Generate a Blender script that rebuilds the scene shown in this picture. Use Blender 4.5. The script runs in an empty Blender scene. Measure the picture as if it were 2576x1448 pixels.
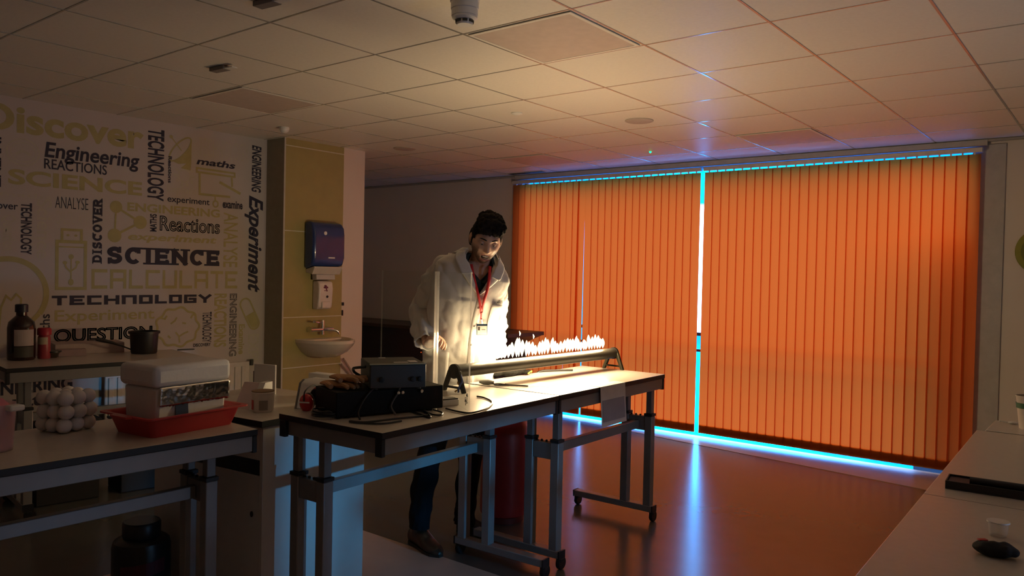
import bpy, math, random
import numpy as np
from mathutils import Vector, Matrix, noise
random.seed(7)
scn = bpy.context.scene
col = scn.collection
PI = math.pi

# ---------------------------------------------------------------- camera
F_PX, YAW, PITCH, ROLL = 1970.7, -0.670979, -0.0188012, -0.0212656
CX, CY = 1288.0, 724.0
def _cam_axes():
    c, s = math.cos(YAW), math.sin(YAW)
    fwd = np.array([s*math.cos(PITCH), c*math.cos(PITCH), math.sin(PITCH)])
    right = np.array([c, -s, 0.0]); down = np.cross(fwd, right)
    cr, sr = math.cos(ROLL), math.sin(ROLL)
    return np.array([cr*right+sr*down, -sr*right+cr*down, fwd])
CM = _cam_axes()
CAM = np.array([0.0, 0.0, 1.5])
cam_data = bpy.data.cameras.new('camera')
cam = bpy.data.objects.new('camera', cam_data)
col.objects.link(cam)
cam_data.sensor_width = 36.0
cam_data.lens = F_PX*36.0/2576.0
cam_data.clip_start = 0.05
cam.matrix_world = Matrix(((CM[0][0], -CM[1][0], -CM[2][0], 0), (CM[0][1], -CM[1][1], -CM[2][1], 0),
                           (CM[0][2], -CM[1][2], -CM[2][2], 1.5), (0, 0, 0, 1)))
scn.camera = cam

# ---------------------------------------------------------------- view, sky, light
vs = scn.view_settings
scn.display_settings.display_device = 'sRGB'
vs.view_transform = 'Standard'; vs.look = 'None'; vs.exposure = 0.0; vs.gamma = 1.0; vs.use_curve_mapping = False
SKY = 1.0
SKYGLOW = .62
FLAME_COL = (1.0, .73, .40)
FLAME_W = 54.0      # total power of the burning row
ADDED_BLUE = 1.5
world = bpy.data.worlds.new('sky'); scn.world = world; world.use_nodes = True
nt = world.node_tree; nt.nodes.clear()
wo = nt.nodes.new('ShaderNodeOutputWorld'); bg = nt.nodes.new('ShaderNodeBackground')
tc = nt.nodes.new('ShaderNodeTexCoord'); sx = nt.nodes.new('ShaderNodeSeparateXYZ')
mr = nt.nodes.new('ShaderNodeMapRange'); rp = nt.nodes.new('ShaderNodeValToRGB')
nt.links.new(tc.outputs['Generated'], sx.inputs[0]); nt.links.new(sx.outputs['Z'], mr.inputs['Value'])
mr.inputs['From Min'].default_value = -1; mr.inputs['From Max'].default_value = 1
def _se(deg): return math.sin(math.radians(deg))*.5+.5
rp.color_ramp.elements[0].position = 0.0; rp.color_ramp.elements[0].color = (.0, .012, .08, 1)
rp.color_ramp.elements[1].position = 1.0; rp.color_ramp.elements[1].color = (.09, .08, .08, 1)
for dg, c in ((-18, (.0, .02, .085)), (-8, (.0, .02, .085)), (-4.2, (.0, .017, .066)), (5.1, (.0, .018, .062)),
              (9, (.0, .020, .068)), (12, (.005, .022, .066)), (19, (.062, .056, .060)), (42, (.092, .082, .085))):
    e = rp.color_ramp.elements.new(_se(dg)); e.color = (*c, 1)
# sky glow added in line with the blind gap for the floor streak
vd = nt.nodes.new('ShaderNodeVectorMath'); vd.operation = 'DOT_PRODUCT'; vd.inputs[1].default_value = Vector((-.40, .866, .30)).normalized()
nt.links.new(tc.outputs['Generated'], vd.inputs[0])
gl = nt.nodes.new('ShaderNodeMapRange'); gl.interpolation_type = 'SMOOTHSTEP'
gl.inputs['From Min'].default_value = math.cos(math.radians(13)); gl.inputs['From Max'].default_value = math.cos(math.radians(4)); gl.inputs['To Max'].default_value = 1.0
nt.links.new(vd.outputs['Value'], gl.inputs['Value'])
# second glow added below the horizon for the blue streak on the ceiling
vd4 = nt.nodes.new('ShaderNodeVectorMath'); vd4.operation = 'DOT_PRODUCT'; vd4.inputs[1].default_value = Vector((-.41, .87, -.23)).normalized()
nt.links.new(tc.outputs['Generated'], vd4.inputs[0])
gl4 = nt.nodes.new('ShaderNodeMapRange'); gl4.interpolation_type = 'SMOOTHSTEP'
gl4.inputs['From Min'].default_value = math.cos(math.radians(9)); gl4.inputs['From Max'].default_value = math.cos(math.radians(4)); gl4.inputs['To Max'].default_value = .65
nt.links.new(vd4.outputs['Value'], gl4.inputs['Value'])
glm = nt.nodes.new('ShaderNodeMath'); glm.operation = 'ADD'; nt.links.new(gl.outputs['Result'], glm.inputs[0]); nt.links.new(gl4.outputs['Result'], glm.inputs[1])
mxs = nt.nodes.new('ShaderNodeMix'); mxs.data_type = 'RGBA'; mxs.blend_type = 'ADD'; mxs.clamp_result = False; mxs.clamp_factor = True
mxs.inputs['B'].default_value = (.0, SKYGLOW*.34, SKYGLOW, 1)
nt.links.new(glm.outputs[0], mxs.inputs['Factor']); nt.links.new(rp.outputs['Color'], mxs.inputs['A']); 
# pale overcast patch on the horizon
vd2 = nt.nodes.new('ShaderNodeVectorMath'); vd2.operation = 'DOT_PRODUCT'; vd2.inputs[1].default_value = Vector((-.423, .906, .010)).normalized()
nt.links.new(tc.outputs['Generated'], vd2.inputs[0])
gl2 = nt.nodes.new('ShaderNodeMapRange'); gl2.interpolation_type = 'SMOOTHSTEP'
gl2.inputs['From Min'].default_value = math.cos(math.radians(4.7)); gl2.inputs['From Max'].default_value = math.cos(math.radians(4.2)); gl2.inputs['To Max'].default_value = 1.0
nt.links.new(vd2.outputs['Value'], gl2.inputs['Value'])
mx3 = nt.nodes.new('ShaderNodeMix'); mx3.data_type = 'RGBA'; mx3.blend_type = 'ADD'; mx3.clamp_result = False; mx3.inputs['B'].default_value = (.1, .1, .1, 1)
nt.links.new(gl2.outputs['Result'], mx3.inputs['Factor']); nt.links.new(mxs.outputs['Result'], mx3.inputs['A']); nt.links.new(mx3.outputs['Result'], bg.inputs['Color'])
nt.links.new(mr.outputs['Result'], rp.inputs['Fac']); 
bg.inputs['Strength'].default_value = 50.0*SKY
nt.links.new(bg.outputs[0], wo.inputs['Surface'])
world.cycles.sampling_method = 'NONE'
# lamp added out of frame on the right for the blue light on the cabinet
ld = bpy.data.lights.new('added_blue_lamp', 'AREA'); ld.shape = 'RECTANGLE'; ld.size = .22; ld.size_y = .12
ld.energy = ADDED_BLUE; ld.color = (.03, .5, 1.0)
lo = bpy.data.objects.new('added_blue_lamp', ld); col.objects.link(lo)
lo.location = (1.72, 2.72, .78); lo.rotation_euler = Vector((-4.6, -.10, -.32)).to_track_quat('-Z', 'Y').to_euler(); ld.spread = math.radians(22)
lk = bpy.data.lights.new('added_cool_fill', 'AREA'); lk.shape = 'RECTANGLE'; lk.size = .26; lk.size_y = .16; lk.energy = 13.0; lk.color = (.46, .68, 1.0)
lko = bpy.data.objects.new('added_cool_fill', lk); col.objects.link(lko); lko.location = (1.70, 2.72, .80); lko.rotation_euler = (0, PI/2, 0)  # unseen fill lamp added to cool the ambient light of the room
scn.cycles.max_bounces = 10; scn.cycles.diffuse_bounces = 5; scn.cycles.transparent_max_bounces = 64
scn.cycles.sample_clamp_indirect = 8.0
scn.cycles.caustics_reflective = False; scn.cycles.caustics_refractive = False

# ---------------------------------------------------------------- helpers
def ray(u, v): return CM.T @ np.array([(u-CX)/F_PX, (v-CY)/F_PX, 1.0])
def on_z(u, v, z): d = ray(u, v); return CAM+d*((z-CAM[2])/d[2])
def on_x(u, v, x): d = ray(u, v); return CAM+d*((x-CAM[0])/d[0])
def on_y(u, v, y): d = ray(u, v); return CAM+d*((y-CAM[1])/d[1])
def at(u, v, depth): return CAM+ray(u, v)*depth

def lin(h):
    h = h.lstrip('#'); o = []
    for i in (0, 2, 4):
        c = int(h[i:i+2], 16)/255; o.append(c/12.92 if c <= .04045 else ((c+.055)/1.055)**2.4)
    return tuple(o)
def rgb(c): return lin(c) if isinstance(c, str) else c
MATS = {}
def mat(name, c, rough=.5, metal=0.0, var=.06, scale=18.0, bump=0.0, spec=.5, coat=0.0, sub=0.0):
    if name in MATS: return MATS[name]
    m = bpy.data.materials.new(name); m.use_nodes = True; t = m.node_tree; b = t.nodes['Principled BSDF']
    c = rgb(c)
    b.inputs['Roughness'].default_value = rough; b.inputs['Metallic'].default_value = metal
    b.inputs['Specular IOR Level'].default_value = spec; b.inputs['Coat Weight'].default_value = coat
    if sub: b.inputs['Subsurface Weight'].default_value = sub; b.inputs['Subsurface Radius'].default_value = (.01, .004, .002)
    tcn = t.nodes.new('ShaderNodeTexCoord'); nz = t.nodes.new('ShaderNodeTexNoise'); nz.inputs['Scale'].default_value = scale
    nz.inputs['Detail'].default_value = 4
    t.links.new(tcn.outputs['Object'], nz.inputs['Vector'])
    r = t.nodes.new('ShaderNodeValToRGB')
    r.color_ramp.elements[0].position = .3; r.color_ramp.elements[1].position = .7
    r.color_ramp.elements[0].color = (*[x*(1-var) for x in c], 1); r.color_ramp.elements[1].color = (*[min(1, x*(1+var)) for x in c], 1)
    t.links.new(nz.outputs['Fac'], r.inputs['Fac']); t.links.new(r.outputs['Color'], b.inputs['Base Color'])
    if bump:
        bp = t.nodes.new('ShaderNodeBump'); bp.inputs['Strength'].default_value = bump; bp.inputs['Distance'].default_value = .01
        t.links.new(nz.outputs['Fac'], bp.inputs['Height']); t.links.new(bp.outputs['Normal'], b.inputs['Normal'])
    MATS[name] = m
    return m
def emit(name, c, s=1.0):
    if name in MATS: return MATS[name]
    m = bpy.data.materials.new(name); m.use_nodes = True; t = m.node_tree; t.nodes.clear()
    o = t.nodes.new('ShaderNodeOutputMaterial'); e = t.nodes.new('ShaderNodeEmission')
    e.inputs['Color'].default_value = (*c, 1); e.inputs['Strength'].default_value = s
    t.links.new(e.outputs[0], o.inputs['Surface']); MATS[name] = m
    return m
def flame_mat(name, c, s):
    # a flame is see-through: it adds light without blocking any
    m = bpy.data.materials.new(name); m.use_nodes = True; t = m.node_tree; t.nodes.clear()
    o = t.nodes.new('ShaderNodeOutputMaterial'); e = t.nodes.new('ShaderNodeEmission'); tr = t.nodes.new('ShaderNodeBsdfTransparent'); ad = t.nodes.new('ShaderNodeAddShader')
    e.inputs['Color'].default_value = (*c, 1); e.inputs['Strength'].default_value = s
    t.links.new(e.outputs[0], ad.inputs[0]); t.links.new(tr.outputs[0], ad.inputs[1]); t.links.new(ad.outputs[0], o.inputs['Surface']); MATS[name] = m
    return m
def glass(name, tint=(1, 1, 1), refl=.06, diffuse=0.0, rough=.02):
    if name in MATS: return MATS[name]
    m = bpy.data.materials.new(name); m.use_nodes = True; t = m.node_tree; t.nodes.clear()
    o = t.nodes.new('ShaderNodeOutputMaterial'); a = t.nodes.new('ShaderNodeBsdfTransparent'); g = t.nodes.new('ShaderNodeBsdfGlossy')
    lw0 = t.nodes.new('ShaderNodeLayerWeight'); lw0.inputs['Blend'].default_value = .5
    lw = t.nodes.new('ShaderNodeMath'); lw.operation = 'POWER'; lw.inputs[1].default_value = 5; t.links.new(lw0.outputs['Facing'], lw.inputs[0])
    mx = t.nodes.new('ShaderNodeMixShader'); a.inputs['Color'].default_value = (*tint, 1); g.inputs['Roughness'].default_value = rough
    mm = t.nodes.new('ShaderNodeMath'); mm.operation = 'MULTIPLY_ADD'; mm.inputs[1].default_value = .2; mm.inputs[2].default_value = refl
    t.links.new(lw.outputs[0], mm.inputs[0]); t.links.new(mm.outputs[0], mx.inputs['Fac'])
    t.links.new(a.outputs[0], mx.inputs[1]); t.links.new(g.outputs[0], mx.inputs[2])
    last = mx
    if diffuse:
        df = t.nodes.new('ShaderNodeBsdfDiffuse'); tr = t.nodes.new('ShaderNodeBsdfTranslucent')
        df.inputs['Color'].default_value = (*tint, 1); tr.inputs['Color'].default_value = (*tint, 1)
        m0 = t.nodes.new('ShaderNodeMixShader'); m0.inputs['Fac'].default_value = .5
        t.links.new(df.outputs[0], m0.inputs[1]); t.links.new(tr.outputs[0], m0.inputs[2])
        m2 = t.nodes.new('ShaderNodeMixShader'); m2.inputs['Fac'].default_value = diffuse
        t.links.new(mx.outputs[0], m2.inputs[1]); t.links.new(m0.outputs[0], m2.inputs[2]); last = m2
    t.links.new(last.outputs[0], o.inputs['Surface']); MATS[name] = m
    return m
def translucent(name, c, front, k=.6):
    if name in MATS: return MATS[name]
    m = bpy.data.materials.new(name); m.use_nodes = True; t = m.node_tree; t.nodes.clear()
    o = t.nodes.new('ShaderNodeOutputMaterial'); d = t.nodes.new('ShaderNodeBsdfDiffuse'); tr = t.nodes.new('ShaderNodeBsdfTranslucent')
    mx = t.nodes.new('ShaderNodeMixShader'); mx.inputs['Fac'].default_value = k
    tcn = t.nodes.new('ShaderNodeTexCoord'); mp = t.nodes.new('ShaderNodeMapping'); mp.inputs['Scale'].default_value = (300, 300, 6)
    nz = t.nodes.new('ShaderNodeTexNoise'); nz.inputs['Scale'].default_value = 1.0
    r = t.nodes.new('ShaderNodeValToRGB'); r.color_ramp.elements[0].color = (*[x*.88 for x in c], 1); r.color_ramp.elements[1].color = (*c, 1)
    t.links.new(tcn.outputs['Object'], mp.inputs['Vector']); t.links.new(mp.outputs[0], nz.inputs['Vector']); t.links.new(nz.outputs['Fac'], r.inputs['Fac'])
    t.links.new(r.outputs['Color'], tr.inputs['Color']); d.inputs['Color'].default_value = (*front, 1)
    t.links.new(d.outputs[0], mx.inputs[1]); t.links.new(tr.outputs[0], mx.inputs[2]); t.links.new(mx.outputs[0], o.inputs['Surface'])
    MATS[name] = m
    return m

class MB:
    def __init__(s): s.v = []; s.f = []; s.m = []
    def add(s, vs, fs, mi=0):
        b = len(s.v); s.v += [tuple(map(float, v)) for v in vs]; s.f += [tuple(i+b for i in f) for f in fs]; s.m += [mi]*len(fs)
        return s
    def box(s, c, d, rz=0, mi=0, R=None):
        x, y, z = [k/2 for k in d]
        vs = [Vector(p) for p in ((-x,-y,-z),(x,-y,-z),(x,y,-z),(-x,y,-z),(-x,-y,z),(x,-y,z),(x,y,z),(-x,y,z))]
        M = R if R is not None else Matrix.Rotation(rz, 3, 'Z')
        mis = mi if isinstance(mi, (list, tuple)) else [mi]*6
        b = len(s.v); s.v += [tuple(M @ p + Vector(c)) for p in vs]
        for f, k in zip(((0,3,2,1),(4,5,6,7),(0,1,5,4),(1,2,6,5),(2,3,7,6),(3,0,4,7)), mis):
            s.f.append(tuple(i+b for i in f)); s.m.append(k)
        return s
    def bx(s, lo, hi, mi=0):
        return s.box([(a+b)/2 for a, b in zip(lo, hi)], [abs(b-a) for a, b in zip(lo, hi)], mi=mi)
    def rings(s, rs, closed=True, caps=True, mi=0):
        n = len(rs[0]); b = len(s.v)
        for r in rs: s.v += [tuple(map(float, p)) for p in r]
        k = n if closed else n-1
        for i in range(len(rs)-1):
            for j in range(k):
                a, c = b+i*n+j, b+i*n+(j+1) % n
                s.f.append((a, c, c+n, a+n)); s.m.append(mi)
        if caps and closed:
            s.f.append(tuple(b+n-1-j for j in range(n))); s.m.append(mi)
            t = b+(len(rs)-1)*n
            s.f.append(tuple(t+j for j in range(n))); s.m.append(mi)
        return s
    def lathe(s, prof, c=(0,0,0), n=24, R=None, mi=0, sx=1, sy=1):
        M = R if R is not None else Matrix.Identity(3); rs = []
        for r, z in prof:
            r = max(r, 1e-5)
            rs.append([tuple(M @ Vector((r*math.cos(2*PI*j/n)*sx, r*math.sin(2*PI*j/n)*sy, z)) + Vector(c)) for j in range(n)])
        return s.rings(rs, mi=mi)
    def tube(s, pts, r, n=10, mi=0, caps=True, flat=1.0):
        pts = [Vector(p) for p in pts]; rr = r if isinstance(r, (list, tuple)) else [r]*len(pts)
        up = None; rs = []
        for i, p in enumerate(pts):
            t = (pts[min(i+1, len(pts)-1)]-pts[max(i-1, 0)])
            if t.length < 1e-9: t = Vector((0,0,1))
            t.normalize()
            if up is None:
                up = Vector((0,0,1)) if abs(t.z) < .9 else Vector((1,0,0))
            u = up - t*up.dot(t)
            if u.length < 1e-6: u = t.orthogonal()
            u.normalize(); w = t.cross(u); up = u
            rs.append([tuple(p + (u*math.cos(2*PI*j/n)*flat + w*math.sin(2*PI*j/n))*rr[i]) for j in range(n)])
        return s.rings(rs, mi=mi, caps=caps)
    def prism(s, poly, o, U, V, W, d, mi=0):
        """extrude polygon (2D) placed at o with axes U,V by d along W"""
        o, U, V, W = map(Vector, (o, U, V, W)); n = len(poly)
        a = [o+U*p[0]+V*p[1] for p in poly]; b2 = [p+W*d for p in a]; b = len(s.v)
        s.v += [tuple(p) for p in a+b2]
        s.f.append(tuple(b+n-1-i for i in range(n))); s.m.append(mi)
        s.f.append(tuple(b+n+i for i in range(n))); s.m.append(mi)
        for i in range(n):
            j = (i+1) % n; s.f.append((b+i, b+j, b+n+j, b+n+i)); s.m.append(mi)
        return s
    def sphere(s, c, r, n=16, k=10, mi=0, sc=(1,1,1), R=None):
        prof = [(math.sin(PI*i/k)*1.0, -math.cos(PI*i/k)) for i in range(k+1)]
        M = (R if R is not None else Matrix.Identity(3)) @ Matrix.Diagonal(Vector(sc)*r)
        return s.lathe(prof, c, n, M, mi)
    def mesh(s, name):
        me = bpy.data.meshes.new(name); me.from_pydata(s.v, [], s.f); me.polygons.foreach_set('material_index', s.m); me.update()
        return me

def smooth_path(pts, n=8):
    P = [Vector(p) for p in pts]; P = [P[0]*2-P[1]]+P+[P[-1]*2-P[-2]]; out = []
    for i in range(1, len(P)-2):
        for k in range(n):
            t = k/n; a, b, c, d = P[i-1], P[i], P[i+1], P[i+2]
            out.append(.5*((2*b)+(c-a)*t+(2*a-5*b+4*c-d)*t*t+(3*b-a-3*c+d)*t**3))
    out.append(P[-2]); return out
def set_props(o, label=None, cat=None, group=None, kind=None):
    if label: o['label'] = label
    if cat: o['category'] = cat
    if group: o['group'] = group
    if kind: o['kind'] = kind
    return o
def thing(name, loc, rz, label, cat, group=None):
    o = bpy.data.objects.new(name, None); col.objects.link(o); o.location = Vector(loc); o.rotation_euler = (0, 0, rz)
    o.empty_display_size = .05
    return set_props(o, label, cat, group)
def obj(name, mb, mats, parent=None, smooth=False, bevel=0.0, loc=None, label=None, cat=None, group=None, kind=None, seg=2, angle=40):
    me = mb if isinstance(mb, bpy.types.Mesh) else mb.mesh(name)
    if not isinstance(mats, (list, tuple)): mats = [mats]
    for m in mats: me.materials.append(m)
    o = bpy.data.objects.new(name, me); col.objects.link(o)
    if parent is not None: o.parent = parent
    if loc is not None: o.location = loc
    if bevel:
        bv = o.modifiers.new('bevel', 'BEVEL'); bv.width = bevel; bv.segments = seg; bv.limit_method = 'ANGLE'; bv.angle_limit = math.radians(35)
    if smooth or bevel:
        me.shade_auto_smooth(angle=math.radians(angle)) if hasattr(me, 'shade_auto_smooth') else None
        me.polygons.foreach_set('use_smooth', [True]*len(me.polygons))
        if not hasattr(me, 'shade_auto_smooth'):
            for e in me.edges: e.use_edge_sharp = False
            me.set_sharp_from_angle(angle=math.radians(angle))
    return set_props(o, label, cat, group, kind)
def applied(mb, mods, name):
    """evaluate modifiers on a temporary object and return the resulting mesh"""
    me = mb if isinstance(mb, bpy.types.Mesh) else mb.mesh(name)
    o = bpy.data.objects.new('tmp', me); col.objects.link(o)
    for typ, kw in mods:
        md = o.modifiers.new(typ.lower(), typ)
        for k, v in kw.items(): setattr(md, k, v)
    dg = bpy.context.evaluated_depsgraph_get(); dg.update()
    res = bpy.data.meshes.new_from_object(o.evaluated_get(dg))
    bpy.data.objects.remove(o); res.name = name
    return res
def copy_tree(o, parent=None):
    c = o.copy(); col.objects.link(c)
    if parent is not None: c.parent = parent
    for ch in list(o.children): copy_tree(ch, c)
    return c
# ---------------------------------------------------------------- room shell
ZC = 2.596; YW = 6.92; XM = -5.85; XT = -5.60
M_wall = mat('wall_paint', (.62, .57, .52), .7, var=.02, scale=4)
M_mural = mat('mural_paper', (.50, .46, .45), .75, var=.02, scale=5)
M_ceil = mat('ceiling_tile', (.74, .70, .64), .5, var=.03, scale=60)
M_tbar = mat('ceiling_bar', (.52, .49, .45), .2, .5, var=.02)
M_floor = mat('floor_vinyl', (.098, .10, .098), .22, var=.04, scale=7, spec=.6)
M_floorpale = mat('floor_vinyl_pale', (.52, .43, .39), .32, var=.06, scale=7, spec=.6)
M_tile = mat('tile_olive', (.36, .30, .11), .42, var=.05, scale=9)
M_grout = mat('grout', (.62, .58, .48), .6)
M_tileside = mat('tile_side', (.30, .27, .19), .5)
M_white = mat('white_plastic', (.72, .71, .69), .38, var=.02)
M_black = mat('black_plastic', (.012, .012, .014), .38, var=.1)
M_lam = mat('pale_laminate', (.54, .49, .44), .28, var=.04, scale=40)
M_edge = mat('black_edging', (.012, .012, .016), .45)
M_frame = mat('grey_metal_paint', (.25, .25, .26), .35, .25, var=.04)
M_frame_d = mat('grey_metal_paint_sleeve', (.21, .21, .22), .38, .25, var=.04)
M_chrome = mat('chrome', (.72, .72, .74), .12, 1.0, var=.02)
M_cab = mat('cabinet_panel', (.58, .57, .56), .45, var=.02)

obj('floor', MB().bx((-9, -2.2, -.06), (2.0, 6.905, 0)), M_floor, kind='structure')
p = MB()
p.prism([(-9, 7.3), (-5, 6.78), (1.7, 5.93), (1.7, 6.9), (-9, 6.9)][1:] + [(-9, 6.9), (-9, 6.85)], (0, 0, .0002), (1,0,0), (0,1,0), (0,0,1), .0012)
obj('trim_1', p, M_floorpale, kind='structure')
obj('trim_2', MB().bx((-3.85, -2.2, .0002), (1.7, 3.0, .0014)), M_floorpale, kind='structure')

# ceiling: slab plus the lattice of metal bars
obj('ceiling', MB().bx((-9, -2.2, ZC), (2.0, YW+.12, ZC+.08)), M_ceil, kind='structure')
lat = MB(); GX, GY = -1.252, 3.305; SX, SY = .600, .618
for k in range(-13, 6):
    x = GX+k*SX
    lat.bx((x-.005, -2.2, ZC-.002), (x+.005, YW, ZC+.002))
for k in range(-9, 6):
    y = GY+k*SY
    lat.bx((-9, y-.0045, ZC-.0017), (1.7, y+.0045, ZC+.0023))
obj('trim_3', lat, M_tbar, kind='structure')
# shadow gap along the window wall
obj('trim_4', MB().bx((-9, YW-.03, ZC-.022), (1.7, YW, ZC-.004)), mat('wall_angle', (.34, .31, .28), .6), kind='structure')

WX0, WX1, WZ1 = -5.36, -.98, 2.533     # window opening
w = MB()
w.bx((-9, YW, -.06), (WX0, YW+.12, ZC)); w.bx((WX1, YW, -.06), (2.0, YW+.12, ZC)); w.bx((WX0, YW, WZ1), (WX1, YW+.12, ZC))
obj('wall_back', w, M_wall, kind='structure')
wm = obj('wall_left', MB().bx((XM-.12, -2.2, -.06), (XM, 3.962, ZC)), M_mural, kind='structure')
obj('wall_front', MB().bx((-9, -2.32, -.06), (2.0, -2.2, ZC)), M_wall, kind='structure')
DY0, DY1, DZ0, DZ1 = 2.56, 2.88, .70, .98
w = MB(); X1 = 1.6
w.bx((X1, -2.2, -.06), (X1+.1, DY0, ZC)); w.bx((X1, DY1, -.06), (X1+.1, YW, ZC)); w.bx((X1, DY0, -.06), (X1+.1, DY1, DZ0)); w.bx((X1, DY0, DZ1), (X1+.1, DY1, ZC))
obj('wall_right', w, M_wall, kind='structure')
obj('added_pane', MB().bx((X1+.045, DY0, DZ0), (X1+.05, DY1, DZ1)), glass('pane_glass', (.95, .98, 1), .04), kind='structure')  # made-up pane out of frame, in front of the two added lamps
# tiled pier and the recess beyond it
pier = obj('wall_pier', MB().bx((-6.2, 3.962, -.06), (XT-.008, 4.835, ZC)), mat('pier_paint', (.66, .56, .49), .7, var=.02, scale=4), kind='structure')
obj('wall_recess', MB().bx((-9.1, 4.7, -.06), (-8.6, YW, ZC)), M_wall, kind='structure')
obj('wall_recess_side', MB().bx((-9.1, 4.6, -.06), (-6.1, 4.835, ZC)), M_wall, kind='structure')
tl = MB()
zs = [-.0, .655, 1.085, 1.82, 2.535]
for a, b in zip(zs[:-1], zs[1:]): tl.bx((XT-.007, 3.968, a+.004), (XT, 4.583, b-.004), 0)
tl.bx((XT-.007, 3.968, 2.539), (XT, 4.583, ZC), 0)
obj('wall_tiles', tl, M_tile, pier)
obj('grout', MB().bx((XT-.0075, 3.964, 0), (XT-.002, 4.585, ZC-.003)), M_grout, pier)
obj('side_cladding', MB().bx((XM, 3.954, 0), (XT-.004, 3.9615, ZC)), M_tileside, pier)
obj('corner_trim', MB().bx((XT-.006, 3.952, 0), (XT+.002, 3.966, ZC)), mat('corner_trim', (.5, .47, .4), .4), pier)

# window: panes, sill-less frame bars and the sky beyond
wf = obj('window_1', MB().bx((WX0, 6.905, -.02), (WX1, 6.909, WZ1)), glass('pane_glass'), kind='structure')
fr = MB(); M_wf = mat('window_frame', (.05, .06, .07), .4)
for x in (WX0+.012, WX1-.012): fr.bx((x-.012, 6.95, -.05), (x+.012, 6.98, WZ1))
fr.bx((WX0, 7.10, .93), (WX1, 7.12, .962)); fr.bx((WX0, 7.10, .775), (WX1, 7.12, .80))
obj('window_frame', fr, M_wf, wf)
obj('added_shade_block', MB().bx((-1.42, 7.3, -.3), (-.5, 7.45, 2.0)), mat('shade_block_brick', (.25, .12, .08), .8), kind='structure')  # unseen block added outside to darken the right end of the blinds
obj('trim_5', MB().bx((WX1, YW-.012, 0), (WX1+.20, YW-.0005, WZ1+.02)), mat('reveal_paint', (.42, .41, .40), .6), kind='structure')

# ---------------------------------------------------------------- vertical blinds
M_vane = translucent('blind_fabric', (.95, .125, .012), (.40, .09, .014), .62)
M_weight = mat('blind_weight', (.10, .035, .02), .6)
M_rail = mat('headrail', (.62, .60, .58), .35, .2)
YB = 6.862
def vane_mesh(w=.089):
    m = MB(); n = 6
    rs = []
    for z in (0.0, .6, 1.2, 1.8, 2.443):
        rs.append([(w*(j/n-.5), -.004*(1-(2*j/n-1)**2), z) for j in range(n+1)])
    return m.rings(rs, closed=False, caps=False).mesh('vane')
VM = vane_mesh(); VM.materials.append(M_vane); VM.polygons.foreach_set('use_smooth', [True]*len(VM.polygons))
WMESH = MB().box((0, .004, .042), (.080, .0025, .075)).mesh('bottom_weight'); WMESH.materials.append(M_weight)
HMESH = MB().box((0, 0, 2.449), (.012, .012, .02)).mesh('hanger'); HMESH.materials.append(M_white)
def blind(x0, x1, label, leans):
    root = thing('vertical_blind', ((x0+x1)/2, YB, 0), 0, label, 'blind', None)
    cx = (x0+x1)/2
    obj('headrail', MB().bx((x0-cx-.01, -.02, 2.492), (x1-cx+.01, .022, 2.528)), M_rail, root, bevel=.003)
    n = int(round((x1-x0-.089)/.0795)); step = (x1-x0-.089)/n
    for i in range(n+1):
        x = x0+.0445+i*step
        v = bpy.data.objects.new('vane', VM); col.objects.link(v); v.parent = root
        v.location = (x-cx, random.uniform(-.0015, .0015), .037)
        tilt = math.radians(3.5+random.uniform(-1, 1)); lean = 0
        for k, dx, ln, tl in leans:
            if k == i: v.location.x += dx; lean = ln
        v.rotation_euler = (0, lean, tilt)
        wt = bpy.data.objects.new('bottom_weight', WMESH); col.objects.link(wt); wt.parent = v
        hg = bpy.data.objects.new('hanger', HMESH); col.objects.link(hg); hg.parent = v
    return root
blind(-3.172, -.935, 'orange vertical blind, the part right of the bright central gap', [])
blind(-5.455, -3.214, 'orange vertical blind, the part left of the bright central gap behind the man', [(8, -.016, .005, 0), (11, -.030, .0085, 0), (18, -.012, .005, 0)])
hr = MB().bx((-5.46, YB+.024, 2.541), (-.9, YB+.055, 2.59))
obj('trim_6', hr, mat('pelmet', (.45, .42, .38), .5), kind='structure')

# ---------------------------------------------------------------- ceiling fittings
def ceil_panel(x, y, label, s=(.57, .585)):
    r = thing('ceiling_light', (x, y, ZC-.0062), 0, label, 'light', 'square light panels in the ceiling')
    f = MB(); a, b = s[0]/2, s[1]/2
    for lo2, hi2 in (((-a, -b, 0), (-a+.018, b, .0036)), ((a-.018, -b, 0), (a, b, .0036)), ((-a+.018, -b, 0), (a-.018, -b+.018, .0036)), ((-a+.018, b-.018, 0), (a-.018, b, .0036))): f.bx(lo2, hi2)
    obj('frame', f, M_ceil, r)
    obj('diffuser', MB().bx((-a+.018, -b+.018, .0012), (a-.018, b-.018, .0036)), mat('light_diffuser', (.56, .47, .42), .45), r)
gx = lambda k: GX+(k+.5)*SX
gy = lambda k: GY+(k+.5)*SY
ceil_panel(gx(-2), gy(-1), 'square ceiling light panel nearest the smoke detector, switched off')
ceil_panel(gx(-2), gy(4), 'square ceiling light panel above the right half of the blinds, switched off')
ceil_panel(gx(-6), gy(4), 'square ceiling light panel near the window behind the man, switched off')
ceil_panel(gx(-6), gy(-1), 'dim square ceiling light panel between the motion sensor and the mural wall')
c = on_z(1170, -8, ZC)
r = thing('smoke_detector', (c[0], c[1], ZC), 0, 'white round smoke detector on a deep base hanging from the ceiling', 'smoke detector')
obj('base', MB().lathe([(.0, -.001), (.058, -.001), (.06, -.02), (.056, -.024), (.056, -.05), (.053, -.053), (.053, -.078), (.0, -.078)]), M_white, r, smooth=True)
obj('head', MB().lathe([(.0, -.0781), (.051, -.0781), (.051, -.086), (.042, -.094), (.034, -.094), (.033, -.106), (.03, -.112), (.0, -.114)]), M_white, r, smooth=True)
g = MB()
for k in range(8):
    a = k*PI/4; g.box((.0345*math.cos(a), .0345*math.sin(a), -.1), (.004, .019, .009), a)
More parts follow.
